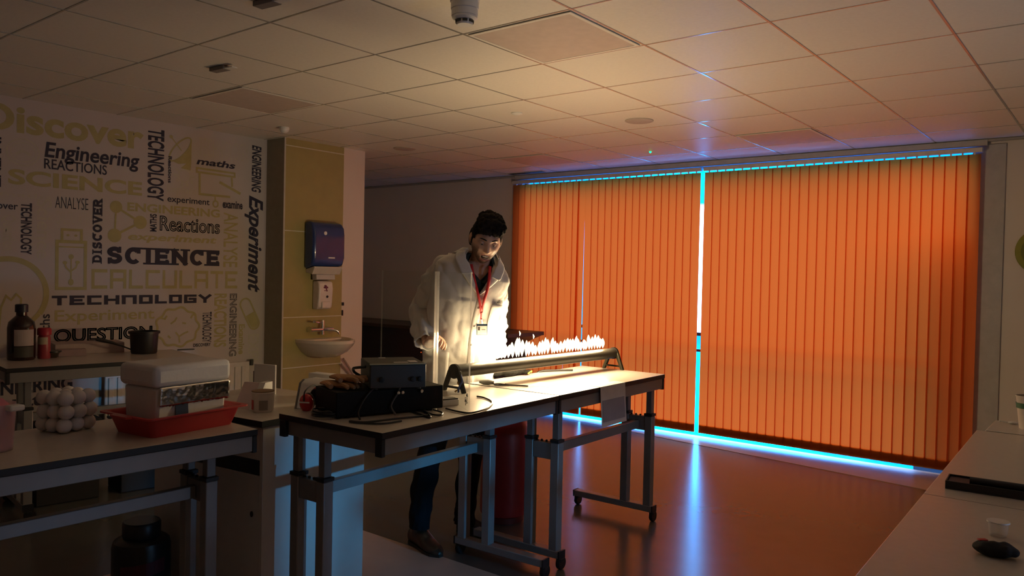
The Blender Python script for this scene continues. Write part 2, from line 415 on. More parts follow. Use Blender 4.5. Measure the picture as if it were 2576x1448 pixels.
obj('smoke_slot', g, M_black, r)
def disc(name, px, py, prof, label, cat, m=M_white, n=28):
    q = on_z(px, py, ZC)
    return obj(name, MB().lathe(prof, n=n), m, loc=(q[0], q[1], ZC), smooth=True, label=label, cat=cat)
M_pinky = mat('speaker_grille', (.48, .40, .36), .6)
disc('ceiling_speaker', 1608, 303, [(0, -.0005), (.1, -.0005), (.1, -.005), (.092, -.008), (0, -.008)], 'round ceiling speaker left of the blue ceiling streak', 'speaker', M_pinky)
disc('ceiling_speaker', 1018, 373, [(0, -.0005), (.1, -.0005), (.1, -.005), (.092, -.008), (0, -.008)], 'round ceiling speaker near the white pier', 'speaker', M_pinky)
disc('ceiling_sensor', 1300, 284, [(0, -.0005), (.04, -.0005), (.04, -.006), (.02, -.014), (0, -.016)], 'small round sensor on the ceiling above the man', 'sensor')
disc('motion_sensor', 715, 320, [(0, -.0005), (.038, -.0005), (.04, -.012), (.03, -.034), (.016, -.044), (0, -.047)], 'white domed sensor on the ceiling above the tiled pier', 'sensor')
q = on_z(1636, 380, ZC)
r = thing('emergency_indicator', (q[0], q[1], ZC), 0, 'tiny glowing green indicator lamp on the ceiling', 'lamp')
obj('bezel', MB().lathe([(0, -.0005), (.02, -.0005), (.018, -.004), (0, -.004)]), M_white, r, smooth=True)
obj('led', MB().sphere((0, 0, -.007), .009), emit('green_led', (.0, 1, .25), 6), r, smooth=True)
def bracket(px, py, label):
    q = on_z(px, py, ZC)
    r = thing('ceiling_bracket', (q[0], q[1], ZC), .1, label, 'bracket')
    obj('plate', MB().box((0, 0, -.012), (.12, .05, .022)), mat('bracket_grey', (.2, .18, .17), .6), r, bevel=.003)
    obj('clip', MB().box((.09, 0, -.017), (.07, .036, .006)), M_white, r, bevel=.001)
bracket(553, 168, 'small grey bracket on the ceiling above the mural')
bracket(672, 0, 'small grey bracket on the ceiling cut by the top edge of the photo')
q = on_z(1325, 433, ZC)
r = thing('ceiling_vent', (q[0], q[1], ZC), 0, 'narrow slotted ceiling vent by the left end of the blinds', 'vent')
obj('frame', MB().box((0, 0, -.004), (.5, .1, .0036)), M_ceil, r)
for k in (-1, 0, 1): obj('slot', MB().box((0, k*.028, -.0092), (.46, .012, .003)), M_black, r)

# ---------------------------------------------------------------- lab tables on castors
def lab_table(loc, rz, label, L=1.2, W=.6, H=.9, ux=(.06, .22), frames=(.12, 1.08), group='white topped lab tables on castors'):
    """local: front edge along +Y at x=0, table body toward -x"""
    r = thing('lab_table', loc, rz, label, 'table', group)
    obj('tabletop', MB().box((-W/2, L/2, H-.0125), (W, L, .025), mi=[1, 0, 1, 1, 1, 1]), [M_lam, M_edge], r, bevel=.002)
    a = MB(); ah = .062; z0 = H-.0255-ah
    for lo2, hi2 in (((-.036, .02, z0), (-.006, L-.02, z0+ah)), ((-W+.006, .02, z0), (-W+.036, L-.02, z0+ah)), ((-W+.036, .02, z0), (-.036, .05, z0+ah)), ((-W+.036, L-.05, z0), (-.036, L-.02, z0+ah))): a.bx(lo2, hi2)
    obj('apron', a, M_frame, r, bevel=.002)
    for x in (-.021, -W+.021):
        for y in (.0105, L-.0105): obj('corner_cap', MB().box((x, y, z0+ah/2-.003), (.036, .019, ah+.006)), M_edge, r, bevel=.002)
    for fy in frames:
        for u in ux:
            lg = obj('leg', MB().box((-u, fy, (.06+.645)/2), (.048, .05, .645-.06)), M_frame, r, bevel=.004)
            obj('inner_post', MB().box((-u, fy, (.662+z0)/2), (.036, .038, z0-.662)), M_frame_d, lg, bevel=.003)
            obj('collar', MB().box((-u, fy, .6535), (.054, .056, .016)), M_edge, lg, bevel=.002)
        obj('cross_bar', MB().box((-(ux[0]+ux[1])/2, fy, .598), (ux[1]-ux[0]-.049, .04, .085)), M_frame_d, r, bevel=.003)
        bt = MB()
        for k in range(4): bt.lathe([(0, 0), (.006, 0), (.006, .008), (0, .01)], (-(ux[0]+.035+k*(ux[1]-ux[0]-.07)/3), fy, .641), 8)
        obj('bolt', bt, M_edge, r)
        obj('foot_rail', MB().box((-W/2, fy, .08), (W-.04, .055, .038)), M_frame, r, bevel=.004)
        for x in (-.03, -W+.03):
            obj('foot_cap', MB().box((x+(.011 if x > -W/2 else -.011), fy, .08), (.008, .058, .041)), M_edge, r)
            c = obj('castor', MB().lathe([(0, -.012), (.03, -.012), (.033, -.008), (.033, .008), (.03, .012), (0, .012)], (x, fy+.012, .033), 20, Matrix.Rotation(PI/2, 3, 'Y')), M_black, r, smooth=True)
            fk = MB(); fk.box((x, fy+.004, .05), (.03, .03, .018)); fk.box((x, fy+.03, .05), (.018, .026, .006))
            obj('fork', fk, M_black, c, bevel=.002)
    obj('stretcher', MB().bx((-(ux[0]+ux[1])/2-.018, frames[0]+.021, .565), (-(ux[0]+ux[1])/2+.018, frames[1]-.021, .615)), M_frame, r, bevel=.003)
    return r
def ang(a, b): return math.atan2(-(b[0]-a[0]), b[1]-a[1])
ZT = .9
TA = lab_table((-2.157, 1.966, 0), ang((-2.157, 1.966), (-2.213, 3.19)), 'white topped lab table carrying the black amplifier, nearer of the two under the flaming tube', L=1.215, ux=(.38, .54), frames=(.06, 1.155))
TB = lab_table((-2.2145, 3.19, 0), ang((-2.2145, 3.19), (-2.242, 4.355)), 'white topped lab table under the far end of the flaming tube, nearer the window', L=1.165, frames=(.075, 1.095))
TL = lab_table((-2.735, .62, 0), ang((-2.735, .6), (-2.71, 1.8)), 'white topped lab table at lower left carrying the red tray', H=.86, L=1.19, ux=(.17, .33))
a, b = on_z(15, 927, .9)[:2], on_z(519, 897, .9)[:2]
TM = lab_table((a[0], a[1], 0), ang(a, b), 'lab table against the mural wall carrying the brown bottle', L=float(np.linalg.norm(b-a)))
TM_A, TM_B = a, b
ZR = .9
TR = lab_table((-.452, 2.47, 0), ang((-.452, 2.47), (-.488, 3.69))+PI, 'pale worktop of the table at right carrying the black tray', L=1.22) if False else None
TR1 = lab_table((-.488, 3.69, 0), ang((-.452, 2.47), (-.488, 3.69))+PI, 'pale table at right carrying the black tray and paper cup', L=1.22)
TR2 = lab_table((-.452, 2.468, 0), ang((-.415, 1.25), (-.452, 2.47))+PI, 'pale table in the bottom right corner with a black pouch on it', L=1.2)
r = thing('worktop', (-.46, 3.72, 0), 0, 'narrow pale worktop between the right-hand table and the white wall', 'worktop')
obj('tabletop', MB().bx((0, 0, .875), (1.6, .30, .9), mi=0), M_lam, r, bevel=.002)
obj('support_panel', MB().bx((.08, .02, 0), (1.5, .28, .8745)), M_cab, r)
ZT2 = .9

# ---- cabinet unit beside the near table
cz = .86
r = thing('cabinet', (-2.87, 1.93, 0), math.radians(6.5), 'white floor cabinet with drawer and keyhole door between the tables', 'cabinet')
CWd, CDp = .74, .62
obj('carcass', MB().bx((-CWd, .022, .0), (-.004, CDp, cz-.0285)), M_cab, r)
obj('side_panel', MB().bx((-.0035, .0, .0), (.0145, CDp+.004, cz-.0285)), M_cab, r, bevel=.001)
obj('worktop', MB().box((-CWd/2+.01, CDp/2, cz-.014), (CWd+.05, CDp+.05, .028), mi=[1, 0, 1, 1, 1, 1]), [M_lam, M_edge], r, bevel=.002)
obj('drawer', MB().bx((-CWd+.004, .002, .685), (-.006, .0215, cz-.032)), M_cab, r, bevel=.001)
obj('recessed_handle', MB().bx((-CWd+.004, .006, .622), (.0, .0215, .682)), M_black, r)
d = obj('door', MB().bx((-CWd+.004, .002, .09), (-.006, .0215, .618)), M_cab, r, bevel=.001)
obj('keyhole', MB().lathe([(0, 0), (.008, 0), (.008, .004), (0, .004)], (-.05, .002, .45), 12, Matrix.Rotation(PI/2, 3, 'X'), sy=1.6), M_black, d)

# ---- red gas cylinder
M_gas = mat('gas_red', (.30, .022, .026), .4, var=.08)
r = thing('gas_cylinder', (-2.985, 3.72, 0), 0, 'red gas cylinder standing behind the tables', 'gas cylinder')
obj('body', MB().lathe([(.0, .03), (.12, .03), (.14, .045), (.143, .08), (.143, .52), (.138, .57), (.12, .615), (.085, .65), (.04, .668), (0, .668)], n=36), M_gas, r, smooth=True)
obj('foot_ring', MB().lathe([(.115, 0), (.125, 0), (.125, .034), (.115, .034)], n=36), mat('dark_red', (.1, .012, .014), .5), r, smooth=True)
v = obj('valve', MB().lathe([(0, .66), (.022, .66), (.022, .70), (.015, .705), (.015, .74), (0, .74)], n=16), mat('brass', (.55, .40, .15), .3, 1.0), r, smooth=True)
obj('hand_wheel', MB().lathe([(0, .741), (.03, .741), (.032, .748), (.03, .757), (0, .757)], n=16), M_black, v, smooth=True)

# ---- items on the lower-left table (z = .86)
zl = .86
BALL = None
M_ball = mat('polystyrene', (.66, .62, .62), .6, var=.03, bump=.05)
c = on_z(166, 1080, zl); r = thing('ball_model', (c[0], c[1], zl), .35, 'lattice model of white polystyrene balls, three layers high', 'model')
for k in range(3):
    for i in range(3):
        for j in range(3):
            loc = ((i-1)*.053+(.008 if k == 1 else 0)+random.uniform(-.0025, .0025), (j-1)*.053+random.uniform(-.0025, .0025), .0285+k*.0505+random.uniform(-.001, .001))
            if BALL is None:
                BALL = obj('ball', MB().sphere((0, 0, 0), .0283, 20, 12), M_ball, r, smooth=True, loc=loc)
            else:
                b2 = BALL.copy(); col.objects.link(b2); b2.parent = r; b2.location = loc
            
M_red = mat('tray_red', (.44, .03, .03), .35, var=.04)
tr_c = (-2.965, 1.607); tr_r = math.radians(7)
r = thing('tray', (*tr_c, zl), tr_r, 'shallow red plastic tray holding the foam box', 'tray')
def tray_mesh(w, l, h, taper=.03, rim=.016, t=.003):
    m = MB()
    def rr(a, b, z, rad=.02):
        out = []
        for cx, cy, a0 in ((a-rad, b-rad, 0), (-a+rad, b-rad, 90), (-a+rad, -b+rad, 180), (a-rad, -b+rad, 270)):
            for k in range(5):
                an = math.radians(a0+k*22.5); out.append((cx+rad*math.cos(an), cy+rad*math.sin(an), z))
        return out
    a, b = w/2, l/2
    m.rings([rr(a-taper, b-taper, 0), rr(a-taper*.3, b-taper*.3, h-.012), rr(a+.002, b+.002, h-.008), rr(a+rim, b+rim, h-.006), rr(a+rim, b+rim, h),
             rr(a, b, h), rr(a-taper*.35-t, b-taper*.35-t, h-.014), rr(a-taper-t, b-taper-t, t)])
    return m
obj('tray_body', tray_mesh(.29, .42, .08), M_red, r, smooth=True)
obj('handle_lip', MB().prism([(-.06, 0), (.06, 0), (.05, .022), (-.05, .022)], (0, -.224, .072), (1, 0, 0), (0, -1, 0), (0, 0, 1), .008), M_red, r, bevel=.002)
# foam box
M_foam = mat('foam_white', (.66, .64, .64), .7, var=.03, scale=80, bump=.06)
M_foil = mat('foil', (.78, .77, .74), .16, 1.0, var=.05)
r = thing('foam_box', (-2.985, 1.617, zl+.0031), tr_r, 'white foam box with lid and foil band standing in the red tray', 'box')
obj('box_body', MB().prism([(-.095, 0), (.095, 0), (.108, .175), (-.108, .175)], (0, -.155, 0), (1, 0, 0), (0, 0, 1), (0, 1, 0), .31), M_foam, r, bevel=.012)
obj('lid', MB().box((0, 0, .2185), (.236, .345, .086)), M_foam, r, bevel=.022, seg=3)
fm = MB(); ny, nz = 44, 10; rnd = random.Random(3)
def foil_patch(p0, u, v, n, w, h):
    p0, u, v, n = map(Vector, (p0, u, v, n)); g = []
    for i in range(ny+1):
        row = []
        for j in range(nz+1):
            q = p0+u*(w*i/ny)+v*(h*j/nz); amp = .0055 if j < nz else .002
            edge = .006*noise.noise(Vector((i*.9, 7.3, 0))) if j == 0 else 0
            row.append(tuple(q+n*(.0035+amp*abs(noise.noise(Vector((i*.55, j*.8, w*10)))) + .002*noise.noise(Vector((i*1.7, j*1.9, 2))))+v*edge))
        g.append(row)
    return fm.rings(g, closed=False, caps=False)
foil_patch((.107, -.15, .104), (0, 1, 0), (.05, 0, 1), (1, 0, 0), .315, .074)
fm2 = obj('foil_band', fm, M_foil, r, smooth=True, angle=180)
sd = fm2.modifiers.new('solid', 'SOLIDIFY'); sd.thickness = .0006
obj('label', MB().box((.1068, -.05, .076), (.0012, .055, .055), R=Matrix.Rotation(-.07, 3, 'Y')), mat('label_blue', (.01, .03, .09), .4), r)
# tub with pink contents at the left edge of the frame
c = on_z(-8, 1135, zl); r = thing('tub', (c[0]-.03, c[1]-.01, zl), .2, 'translucent white plastic tub with pink contents cut by the left edge of the photo', 'tub')
M_tubp = glass('tub_plastic', (.93, .87, .90), .05, .35, .3)
tb = MB(); tb.lathe([(.0, .0), (.066, .0), (.075, .15), (.075, .16), (.0725, .16), (.064, .003), (0, .003)], n=32)
obj('tub_body', tb, M_tubp, r, smooth=True)
obj('handle_lug', MB().box((.085, .03, .15), (.04, .05, .02)), M_white, r, bevel=.006)
obj('contents', MB().lathe([(0, .004), (.062, .004), (.068, .10), (.06, .15), (.035, .175), (0, .18)], n=24), mat('pink_contents', (.62, .20, .26), .7, var=.15, bump=.3), r, smooth=True)

# ---- dark canister on the floor
c = (-3.45, 1.715); r = thing('canister', (*c, 0), .3, 'large black canister with screw lid standing under the lower-left table', 'canister')
M_can = mat('canister_black', (.012, .014, .02), .35, var=.1)
obj('body', MB().lathe([(0, 0), (.115, 0), (.122, .012), (.122, .25), (.115, .275), (.09, .292), (0, .292)], n=32), M_can, r, smooth=True)
obj('lid', MB().lathe([(0, .2925), (.078, .2925), (.08, .30), (.08, .352), (.074, .36), (0, .36)], n=32), M_can, r, smooth=True)
lb = MB(); rs = []
for z in (.13, .19): rs.append([(.1226*math.cos(a), .1226*math.sin(a), z+(.02*k/10)) for k, a in enumerate(np.linspace(-1.5, .1, 12))])
lb.rings(rs, closed=False, caps=False)
obj('label', lb, mat('label_plum', (.09, .012, .03), .5), r)

# ---- items on the cabinet top (z = .86)
c = on_z(661, 1034, cz); r = thing('paper_tub', (c[0], c[1], cz), 0, 'round white tub with red label on the white cabinet', 'tub')
obj('tub_body', MB().lathe([(0, 0), (.041, 0), (.046, .006), (.048, .082), (.05, .086), (.048, .09), (.044, .086), (.043, .01), (0, .01)], n=32), mat('tub_white', (.6, .56, .54), .5), r, smooth=True)
def arc_label(a0, a1, z0, z1, rad=.0483):
    m = MB(); m.rings([[(rad*math.cos(a), rad*math.sin(a), z) for a in np.linspace(a0, a1, 10)] for z in (z0, z1)], closed=False, caps=False); return m
obj('red_label', arc_label(-2.25, -1.55, .012, .055), mat('label_red', (.5, .03, .03), .5), r)
obj('picture_label', arc_label(-.95, -.15, .012, .055), mat('label_grey', (.22, .19, .18), .5), r)
obj('card_rim', MB().lathe([(.044, .0901), (.049, .0901), (.049, .094), (.044, .094)], n=32), mat('card_brown', (.22, .14, .08), .7), r, smooth=True)
c = on_z(603, 1036, cz); d0 = on_z(655, 990, cz)
r = thing('carton', (c[0]-.02, c[1]+.06, cz), math.radians(20), 'white carton with slanted open front between the red tray and the tub', 'box')
obj('carton_side', MB().prism([(0, 0), (.13, 0), (.13, .115), (.075, .115)], (.0, 0, 0), (0, 1, 0), (0, 0, 1), (1, 0, 0), .03), M_white, r, bevel=.001)
obj('carton_front', MB().prism([(.002, 0), (.012, 0), (.086, .112), (.076, .112)], (-.085, 0, 0), (0, 1, 0), (0, 0, 1), (1, 0, 0), .0845), mat('pinkish_card', (.62, .50, .50), .6), r)
r = thing('display_stand', (d0[0]+.01, d0[1]+.02, cz), math.radians(18), 'upright white board stand behind the round tub', 'stand')
obj('board', MB().box((0, 0, .075), (.13, .012, .15)), M_white, r, bevel=.002)
obj('foot', MB().prism([(0, 0), (.05, 0), (.012, .11), (0, .11)], (-.08, .0065, 0), (0, 1, 0), (0, 0, 1), (1, 0, 0), .014), mat('stand_grey', (.2, .19, .19), .6), r)
c = on_z(748, 1036, cz)
r = thing('dispenser_box', (c[0]-.0, c[1]+.06, cz), math.radians(12), 'white sloping-fronted box behind the red ear defenders', 'box')
obj('body', MB().prism([(0, 0), (.14, 0), (.14, .13), (.055, .13), (.03, .115)], (-.075, 0, 0), (0, 1, 0), (0, 0, 1), (1, 0, 0), .15), M_white, r, bevel=.006)
obj('end_panel', MB().prism([(0, 0), (.14, 0), (.14, .13), (.055, .13), (.03, .115)], (-.0835, 0, 0), (0, 1, 0), (0, 0, 1), (1, 0, 0), .008), mat('stand_grey', (.2, .19, .19), .6), r)
c = on_z(824, 1000, cz)
r = thing('magazine_file', (c[0], c[1], cz), math.radians(10), 'white file holder with a curved shoulder in front of the tiled pier', 'holder')
prof = [(0, 0), (.20, 0)]+[(.2-.06*(1-math.cos(t)), .03+.09*math.sin(t)) for t in np.linspace(0, PI/2, 7)]+[(0, .12)]
obj('body', MB().prism([(p[0]-.1, p[1]) for p in prof], (0, -.03, 0), (1, 0, 0), (0, 0, 1), (0, 1, 0), .06), M_white, r, bevel=.002)

# ---- items on the near table (z = .9)
zt = .9
rz_a = math.atan2(-(-2.34+2.47), 2.484-2.05)
r = thing('amplifier', (-2.405-.115*math.cos(rz_a)+.02*math.sin(rz_a), 2.267-.115*math.sin(rz_a)-.02*math.cos(rz_a), zt), rz_a, 'low black amplifier box on the near end of the flame table', 'amplifier')
obj('case', MB().box((0, 0, .058), (.23, .49, .1)), mat('amp_black', (.006, .006, .007), .6, spec=.2), r, bevel=.004)
for y in (-.19, .19):
    for x in (-.09, .09): obj('rubber_foot', MB().lathe([(0, .0), (.014, .0), (.016, .0079), (0, .0079)], (x, y, 0), 12), M_black, r, smooth=True)
for y in (.02, .04, .13): obj('terminal', MB().lathe([(0, 0), (.007, 0), (.007, .02), (0, .022)], (.115, y, .092), 10, Matrix.Rotation(PI/2, 3, 'Y')), M_chrome, r, smooth=True)
c = on_z(1000, 980, 1.008); rz_p = rz_a-math.radians(16)
M_psu = mat('psu_green_grey', (.055, .065, .055), .55, var=.04)
r = thing('power_supply', (c[0]-.10*math.cos(rz_p), c[1]-.10*math.sin(rz_p), 1.0085), rz_p, 'grey-green power supply box resting on top of the black amplifier', 'power supply')
obj('case', MB().box((-.02, 0, .058), (.26, .235, .1)), M_psu, r, bevel=.005)
obj('front_panel', MB().box((.1125, 0, .057), (.005, .228, .094)), mat('psu_front', (.05, .05, .048), .4), r, bevel=.002)
obj('trim_strip', MB().box((.1115, 0, .1075), (.012, .236, .004)), mat('psu_trim', (.42, .38, .22), .35), r)
for y, w2 in ((.0, .06), (-.05, .03)): obj('paper_label', MB().box((.06 if y == 0 else -.12, y+.02, .1087), (.02, w2, .0012)), M_white, r)
obj('paper_label', MB().box((.03, .075, .1087), (.06, .035, .0012)), M_white, r)
for y in (-.07, .06, .09): obj('knob', MB().lathe([(0, 0), (.011, 0), (.01, .014), (0, .015)], (.115, y, .045), 14, Matrix.Rotation(PI/2, 3, 'Y')), M_black, r, smooth=True)
obj('carry_handle', MB().tube(smooth_path([(-.11, -.119, .03), (-.10, -.15, .05), (-.07, -.16, .07), (-.02, -.15, .08), (.0, -.119, .085)], 5), .006), M_psu, r, smooth=True)
for x in (-.12, .08):
    for y in (-.09, .09): obj('rubber_foot', MB().lathe([(0, .0), (.012, .0), (.013, .0078), (0, .0078)], (x, y, 0), 12), M_black, r, smooth=True)
AMP = Vector((-2.405-.115*math.cos(rz_a)+.02*math.sin(rz_a), 2.267-.115*math.sin(rz_a)-.02*math.cos(rz_a), zt))
def AF(y, z, off): return AMP+Vector(((.115+off)*math.cos(rz_a)-y*math.sin(rz_a), (.115+off)*math.sin(rz_a)+y*math.cos(rz_a), z))
M_bag = mat('black_fabric', (.012, .011, .013), .85, var=.2, bump=.3, scale=40)
M_tan = mat('tan_leather', (.40, .20, .085), .65, var=.15, bump=.2, scale=30)
def glove(name, loc, rz, label):
    m = MB(); rs = []
    for x, w2, h in ((0, .04, .010), (.05, .043, .013), (.09, .047, .015), (.13, .043, .013)):
        rs.append([(x, w2*math.cos(a), .012+h*math.sin(a)) for a in np.linspace(0, 2*PI, 14, endpoint=False)])
    m.rings(rs)
    for k, (y, L) in enumerate(((-.032, .05), (-.011, .062), (.011, .058), (.032, .045))):
        m.tube(smooth_path([(.115, y, .013), (.13+L*.5, y*1.05, .017), (.13+L, y*1.1, .010)], 4), [.011]*8+[.007], 8)
    m.tube(smooth_path([(.05, -.036, .013), (.085, -.06, .015), (.11, -.066, .011)], 4), .011, 8)
    return obj(name, m, M_tan, loc=loc, smooth=True, label=label, cat='glove', group='tan work gloves')
g1 = glove('work_glove', AF(-.20, .1085, -.215), rz_a+.05, 'tan leather work glove lying on the left end of the black amplifier'); 
g2 = glove('work_glove', AF(-.165, .1345, -.20), rz_a-.12, 'tan leather work glove lying on top of another glove beside the power supply')
# ear defenders
c = on_z(790, 1030, zt); r = thing('ear_defenders', (c[0]-.005, c[1]-.005, zt), .5, 'red ear defenders with a black band at the left end of the flame table', 'ear defenders')
M_er = mat('ear_red', (.50, .02, .025), .3)
for s in (-1, 1):
    R = Matrix.Rotation(-PI/2*.9, 3, 'X') @ Matrix.Rotation(.0, 3, 'Z')
    e = obj('ear_cup', MB().lathe([(0, -.018*s), (.03, -.018*s), (.036, -.006*s), (.034, .008*s), (.022, .02*s), (0, .024*s)], (s*.012, .035*s, .046+.012*s), 24, R, sx=.85, sy=1.1), M_er, r, smooth=True)
    obj('cushion', MB().lathe([(0, -.019*s), (.032, -.019*s), (.034, -.026*s), (.03, -.031*s), (0, -.031*s)], (s*.012, .035*s, .046+.012*s), 24, R, sx=.85, sy=1.1), M_black, e, smooth=True)
obj('headband', MB().tube(smooth_path([(-.012, -.06, .045), (-.01, -.055, .085), (0, 0, .104), (.012, .05, .09), (.012, .062, .055)], 6), .003), M_black, r, smooth=True)
obj('stripe', MB().box((-.012, -.0605, .04), (.05, .001, .006)), M_white, r)

# ---- cables
M_cable = mat('cable_black', (.014, .014, .015), .33, var=.05)
def cable(name, pts, rad, label, cat='cable', m=M_cable, group=None):
    o0 = Vector(pts[0]); mb = MB().tube([p-o0 for p in smooth_path(pts, 8)], rad, 10)
    return obj(name, mb, m, loc=o0, smooth=True, label=label, cat=cat, group=group)
def tz(px, py, z=zt, h=.005): q = on_z(px, py, z); return Vector((q[0], q[1], z+h))
pts = []
c = tz(832, 1050)
for k in range(60):
    a = k*2*PI/12; rr = .055+.006*math.sin(k*1.7)
    pts.append(c+Vector((rr*math.cos(a)*1.1-.02, rr*math.sin(a), .0+.0045*(k % 36)/6.)))
cable('cable_coil', pts[::1], .0042, 'bunched coil of black cable at the front left corner of the flame table')
cable('cable', [tz(1010, 1062, h=.006), tz(960, 1068), tz(900, 1066), tz(880, 1062), tz(920, 1064), tz(990, 1056), tz(1050, 1050), tz(1082, 1046)], .0038, 'black cable looped flat at the front edge of the near table')
cable('cable', [tz(1030, 1034), tz(1060, 1046), tz(1082, 1052), tz(1072, 1040), tz(1050, 1030)], .0046, 'short black cable loop just left of the amplifier end')
cable('cable', [tz(1050, 1034, h=.012), tz(1085, 1044), tz(1108, 1046), tz(1112, 1040), tz(1090, 1036, h=.01)], .0038, 'black cable loop against the front corner of the amplifier')
cable('cable', [tz(1122, 1030), tz(1150, 1037), tz(1184, 1041), tz(1222, 1030), tz(1238, 1014), tz(1220, 1003), tz(1200, 999)], .0042, 'black cable sweeping from the amplifier past the clear screen')
cable('cable', [AF(-.17, .005, .06), AF(-.16, .03, .025), AF(-.13, .075, .012), AF(-.09, .114, .006), AF(-.07, .1135, -.02)], .0042, 'black cable rising over the left half of the amplifier front')
cable('cable', [AF(.0, .005, .035), AF(-.01, .04, .014), AF(.02, .09, .011), AF(.035, .115, .0), AF(.04, .1135, -.014)], .0042, 'grey-black cable slanting up the middle of the amplifier front', m=mat('cable_grey', (.10, .10, .10), .35))
# notebook / wooden block and small box by the screen
c = on_z(1134, 1017, zt); r = thing('multimeter', (c[0]-.0, c[1]-.02, zt), rz_a, 'flat white meter with dark face beside the clear screen', 'meter')
obj('case', MB().box((0, 0, .014), (.055, .085, .028)), M_white, r, bevel=.003)
obj('dial_face', MB().box((0, 0, .0305), (.05, .078, .005)), mat('meter_face', (.03, .022, .018), .3), r, bevel=.001)

# ---- clear safety screen
M_acr = glass('acrylic', (.97, .985, .975), .0)
M_acre = glass('acrylic_edge', (.95, .93, .92), .05, .28, .1)
sa, sb = Vector(on_z(1180, 1035, zt)), Vector(on_z(1093, 982, zt))
sc_ = Vector(on_y(957, 905, 2.40)); sc_ = Vector((sc_[0], 2.40, zt))
r = thing('safety_screen', (sb[0], sb[1], zt+.0005), 0, 'clear hinged safety screen standing between the amplifier and the man', 'screen')
M_acro = glass('acrylic_outer_edge', (.95, .94, .93), .03, .015, .1)
def panel(p, q, nm):
    d = (q-p); L = d.length; an = math.atan2(d.y, d.x); c = (p+q)/2-Vector((sb[0], sb[1], zt)); c.z = 0
    e = obj(nm, MB().box((c[0], c[1], .3), (L-.012, .006, .6), an), M_acr, r)
    for s in (-1, 1):
        k = c+Vector((math.cos(an), math.sin(an), 0))*s*(L/2-.004)
        obj('polished_edge', MB().box((k[0], k[1], .3), (.003, .0062, .6), an), M_acro if (nm == 'screen_panel' and s < 0 and an > PI/2) or (nm == 'outer' and s < 0) else M_acre, e)
    return e
panel(sb+Vector((.004, 0, 0)), sa, 'screen_panel'); panel(sc_, sb-Vector((.006, .0, 0)), 'screen_panel')
mk = MB(); dd = (sa-sb).normalized(); nn = Vector((-dd.y, dd.x, 0)); nn = nn if nn.y < 0 else -nn
for (u0, v0, u1, v1) in ((.012, .03, .012, .075), (.012, .075, .004, .062), (.012, .075, .02, .062), (.032, .02, .028, .045), (.028, .045, .04, .034), (.04, .034, .036, .056), (.004, .035, .018, .04)):
    p0 = sa-sb-dd*(u0+.012)+nn*.0036; p1 = sa-sb-dd*(u1+.012)+nn*.0036
    mk.tube([(p0.x, p0.y, v0), (p1.x, p1.y, v1)], .0016, 6)
obj('marker_scrawl', mk, mat('marker_ink', (.012, .03, .02), .5), r)
obj('hinge_strip', MB().box((-.001, 0.006, .3), (.016, .02, .6), .3), M_acre, r)
# ---- flame tube
ta, tb_ = Vector((-2.655, 2.90, 1.003)), Vector((-2.60, 4.33, 1.003))
ax = (tb_-ta).normalized(); rt = .033
r = thing('flame_tube', (ta[0], ta[1], zt), math.atan2(-ax.x, ax.y), 'metal tube on end stands burning a row of flames along its top', 'tube')
Lt = (tb_-ta).length; zh = ta.z-zt
M_tube = mat('tube_steel', (.055, .05, .04), .33, .3, var=.1, spec=.25)
M_stand = mat('stand_dark', (.006, .0055, .005), .6, .0, spec=.1)
RX = Matrix.Rotation(-PI/2, 3, 'X')
obj('pipe', MB().lathe([(0, .0), (rt, .0), (rt, Lt), (0, Lt)], (0, 0, zh), 40, RX), M_tube, r, smooth=True)
for y, s in ((-.012, 1), (Lt-.002, 1)):
    st = obj('end_cap', MB().lathe([(0, 0), (rt+.004, 0), (rt+.004, .014), (0, .014)], (0, y, zh), 36, RX), M_stand, r, smooth=True)
    legm = MB()
    for sx2 in (-1, 1):
        legm.prism([(sx2*.014, zh-.0), (sx2*(rt+.0045), zh+.006), (sx2*.078, .006), (sx2*.078, .0), (sx2*.06, .0)], (0, y-.004, 0), (1, 0, 0), (0, 0, 1), (0, 1, 0), .02)
    legm.prism([(-.055, .028), (.055, .028), (.058, .018), (-.058, .018)], (0, y-.003, 0), (1, 0, 0), (0, 0, 1), (0, 1, 0), .018)
    obj('stand', legm, M_stand if y < 0 else mat('stand_olive', (.03, .027, .017), .5, .1, spec=.2), r, bevel=.003)
cl = MB().tube(smooth_path([(.04, .0, .09), (.06, -.01, .06), (.05, -.02, .03), (.055, -.03, .006)], 6), .005, 8)
obj('gas_lead', cl, mat('lead_blue', (.02, .06, .25), .4), r, smooth=True)
cl = MB().tube(smooth_path([(.045, .0, .075), (.035, -.015, .05), (.05, -.012, .03), (.03, -.03, .005)], 6), .004, 8)
obj('gas_lead', cl, mat('lead_amber', (.4, .2, .03), .4), r, smooth=True)
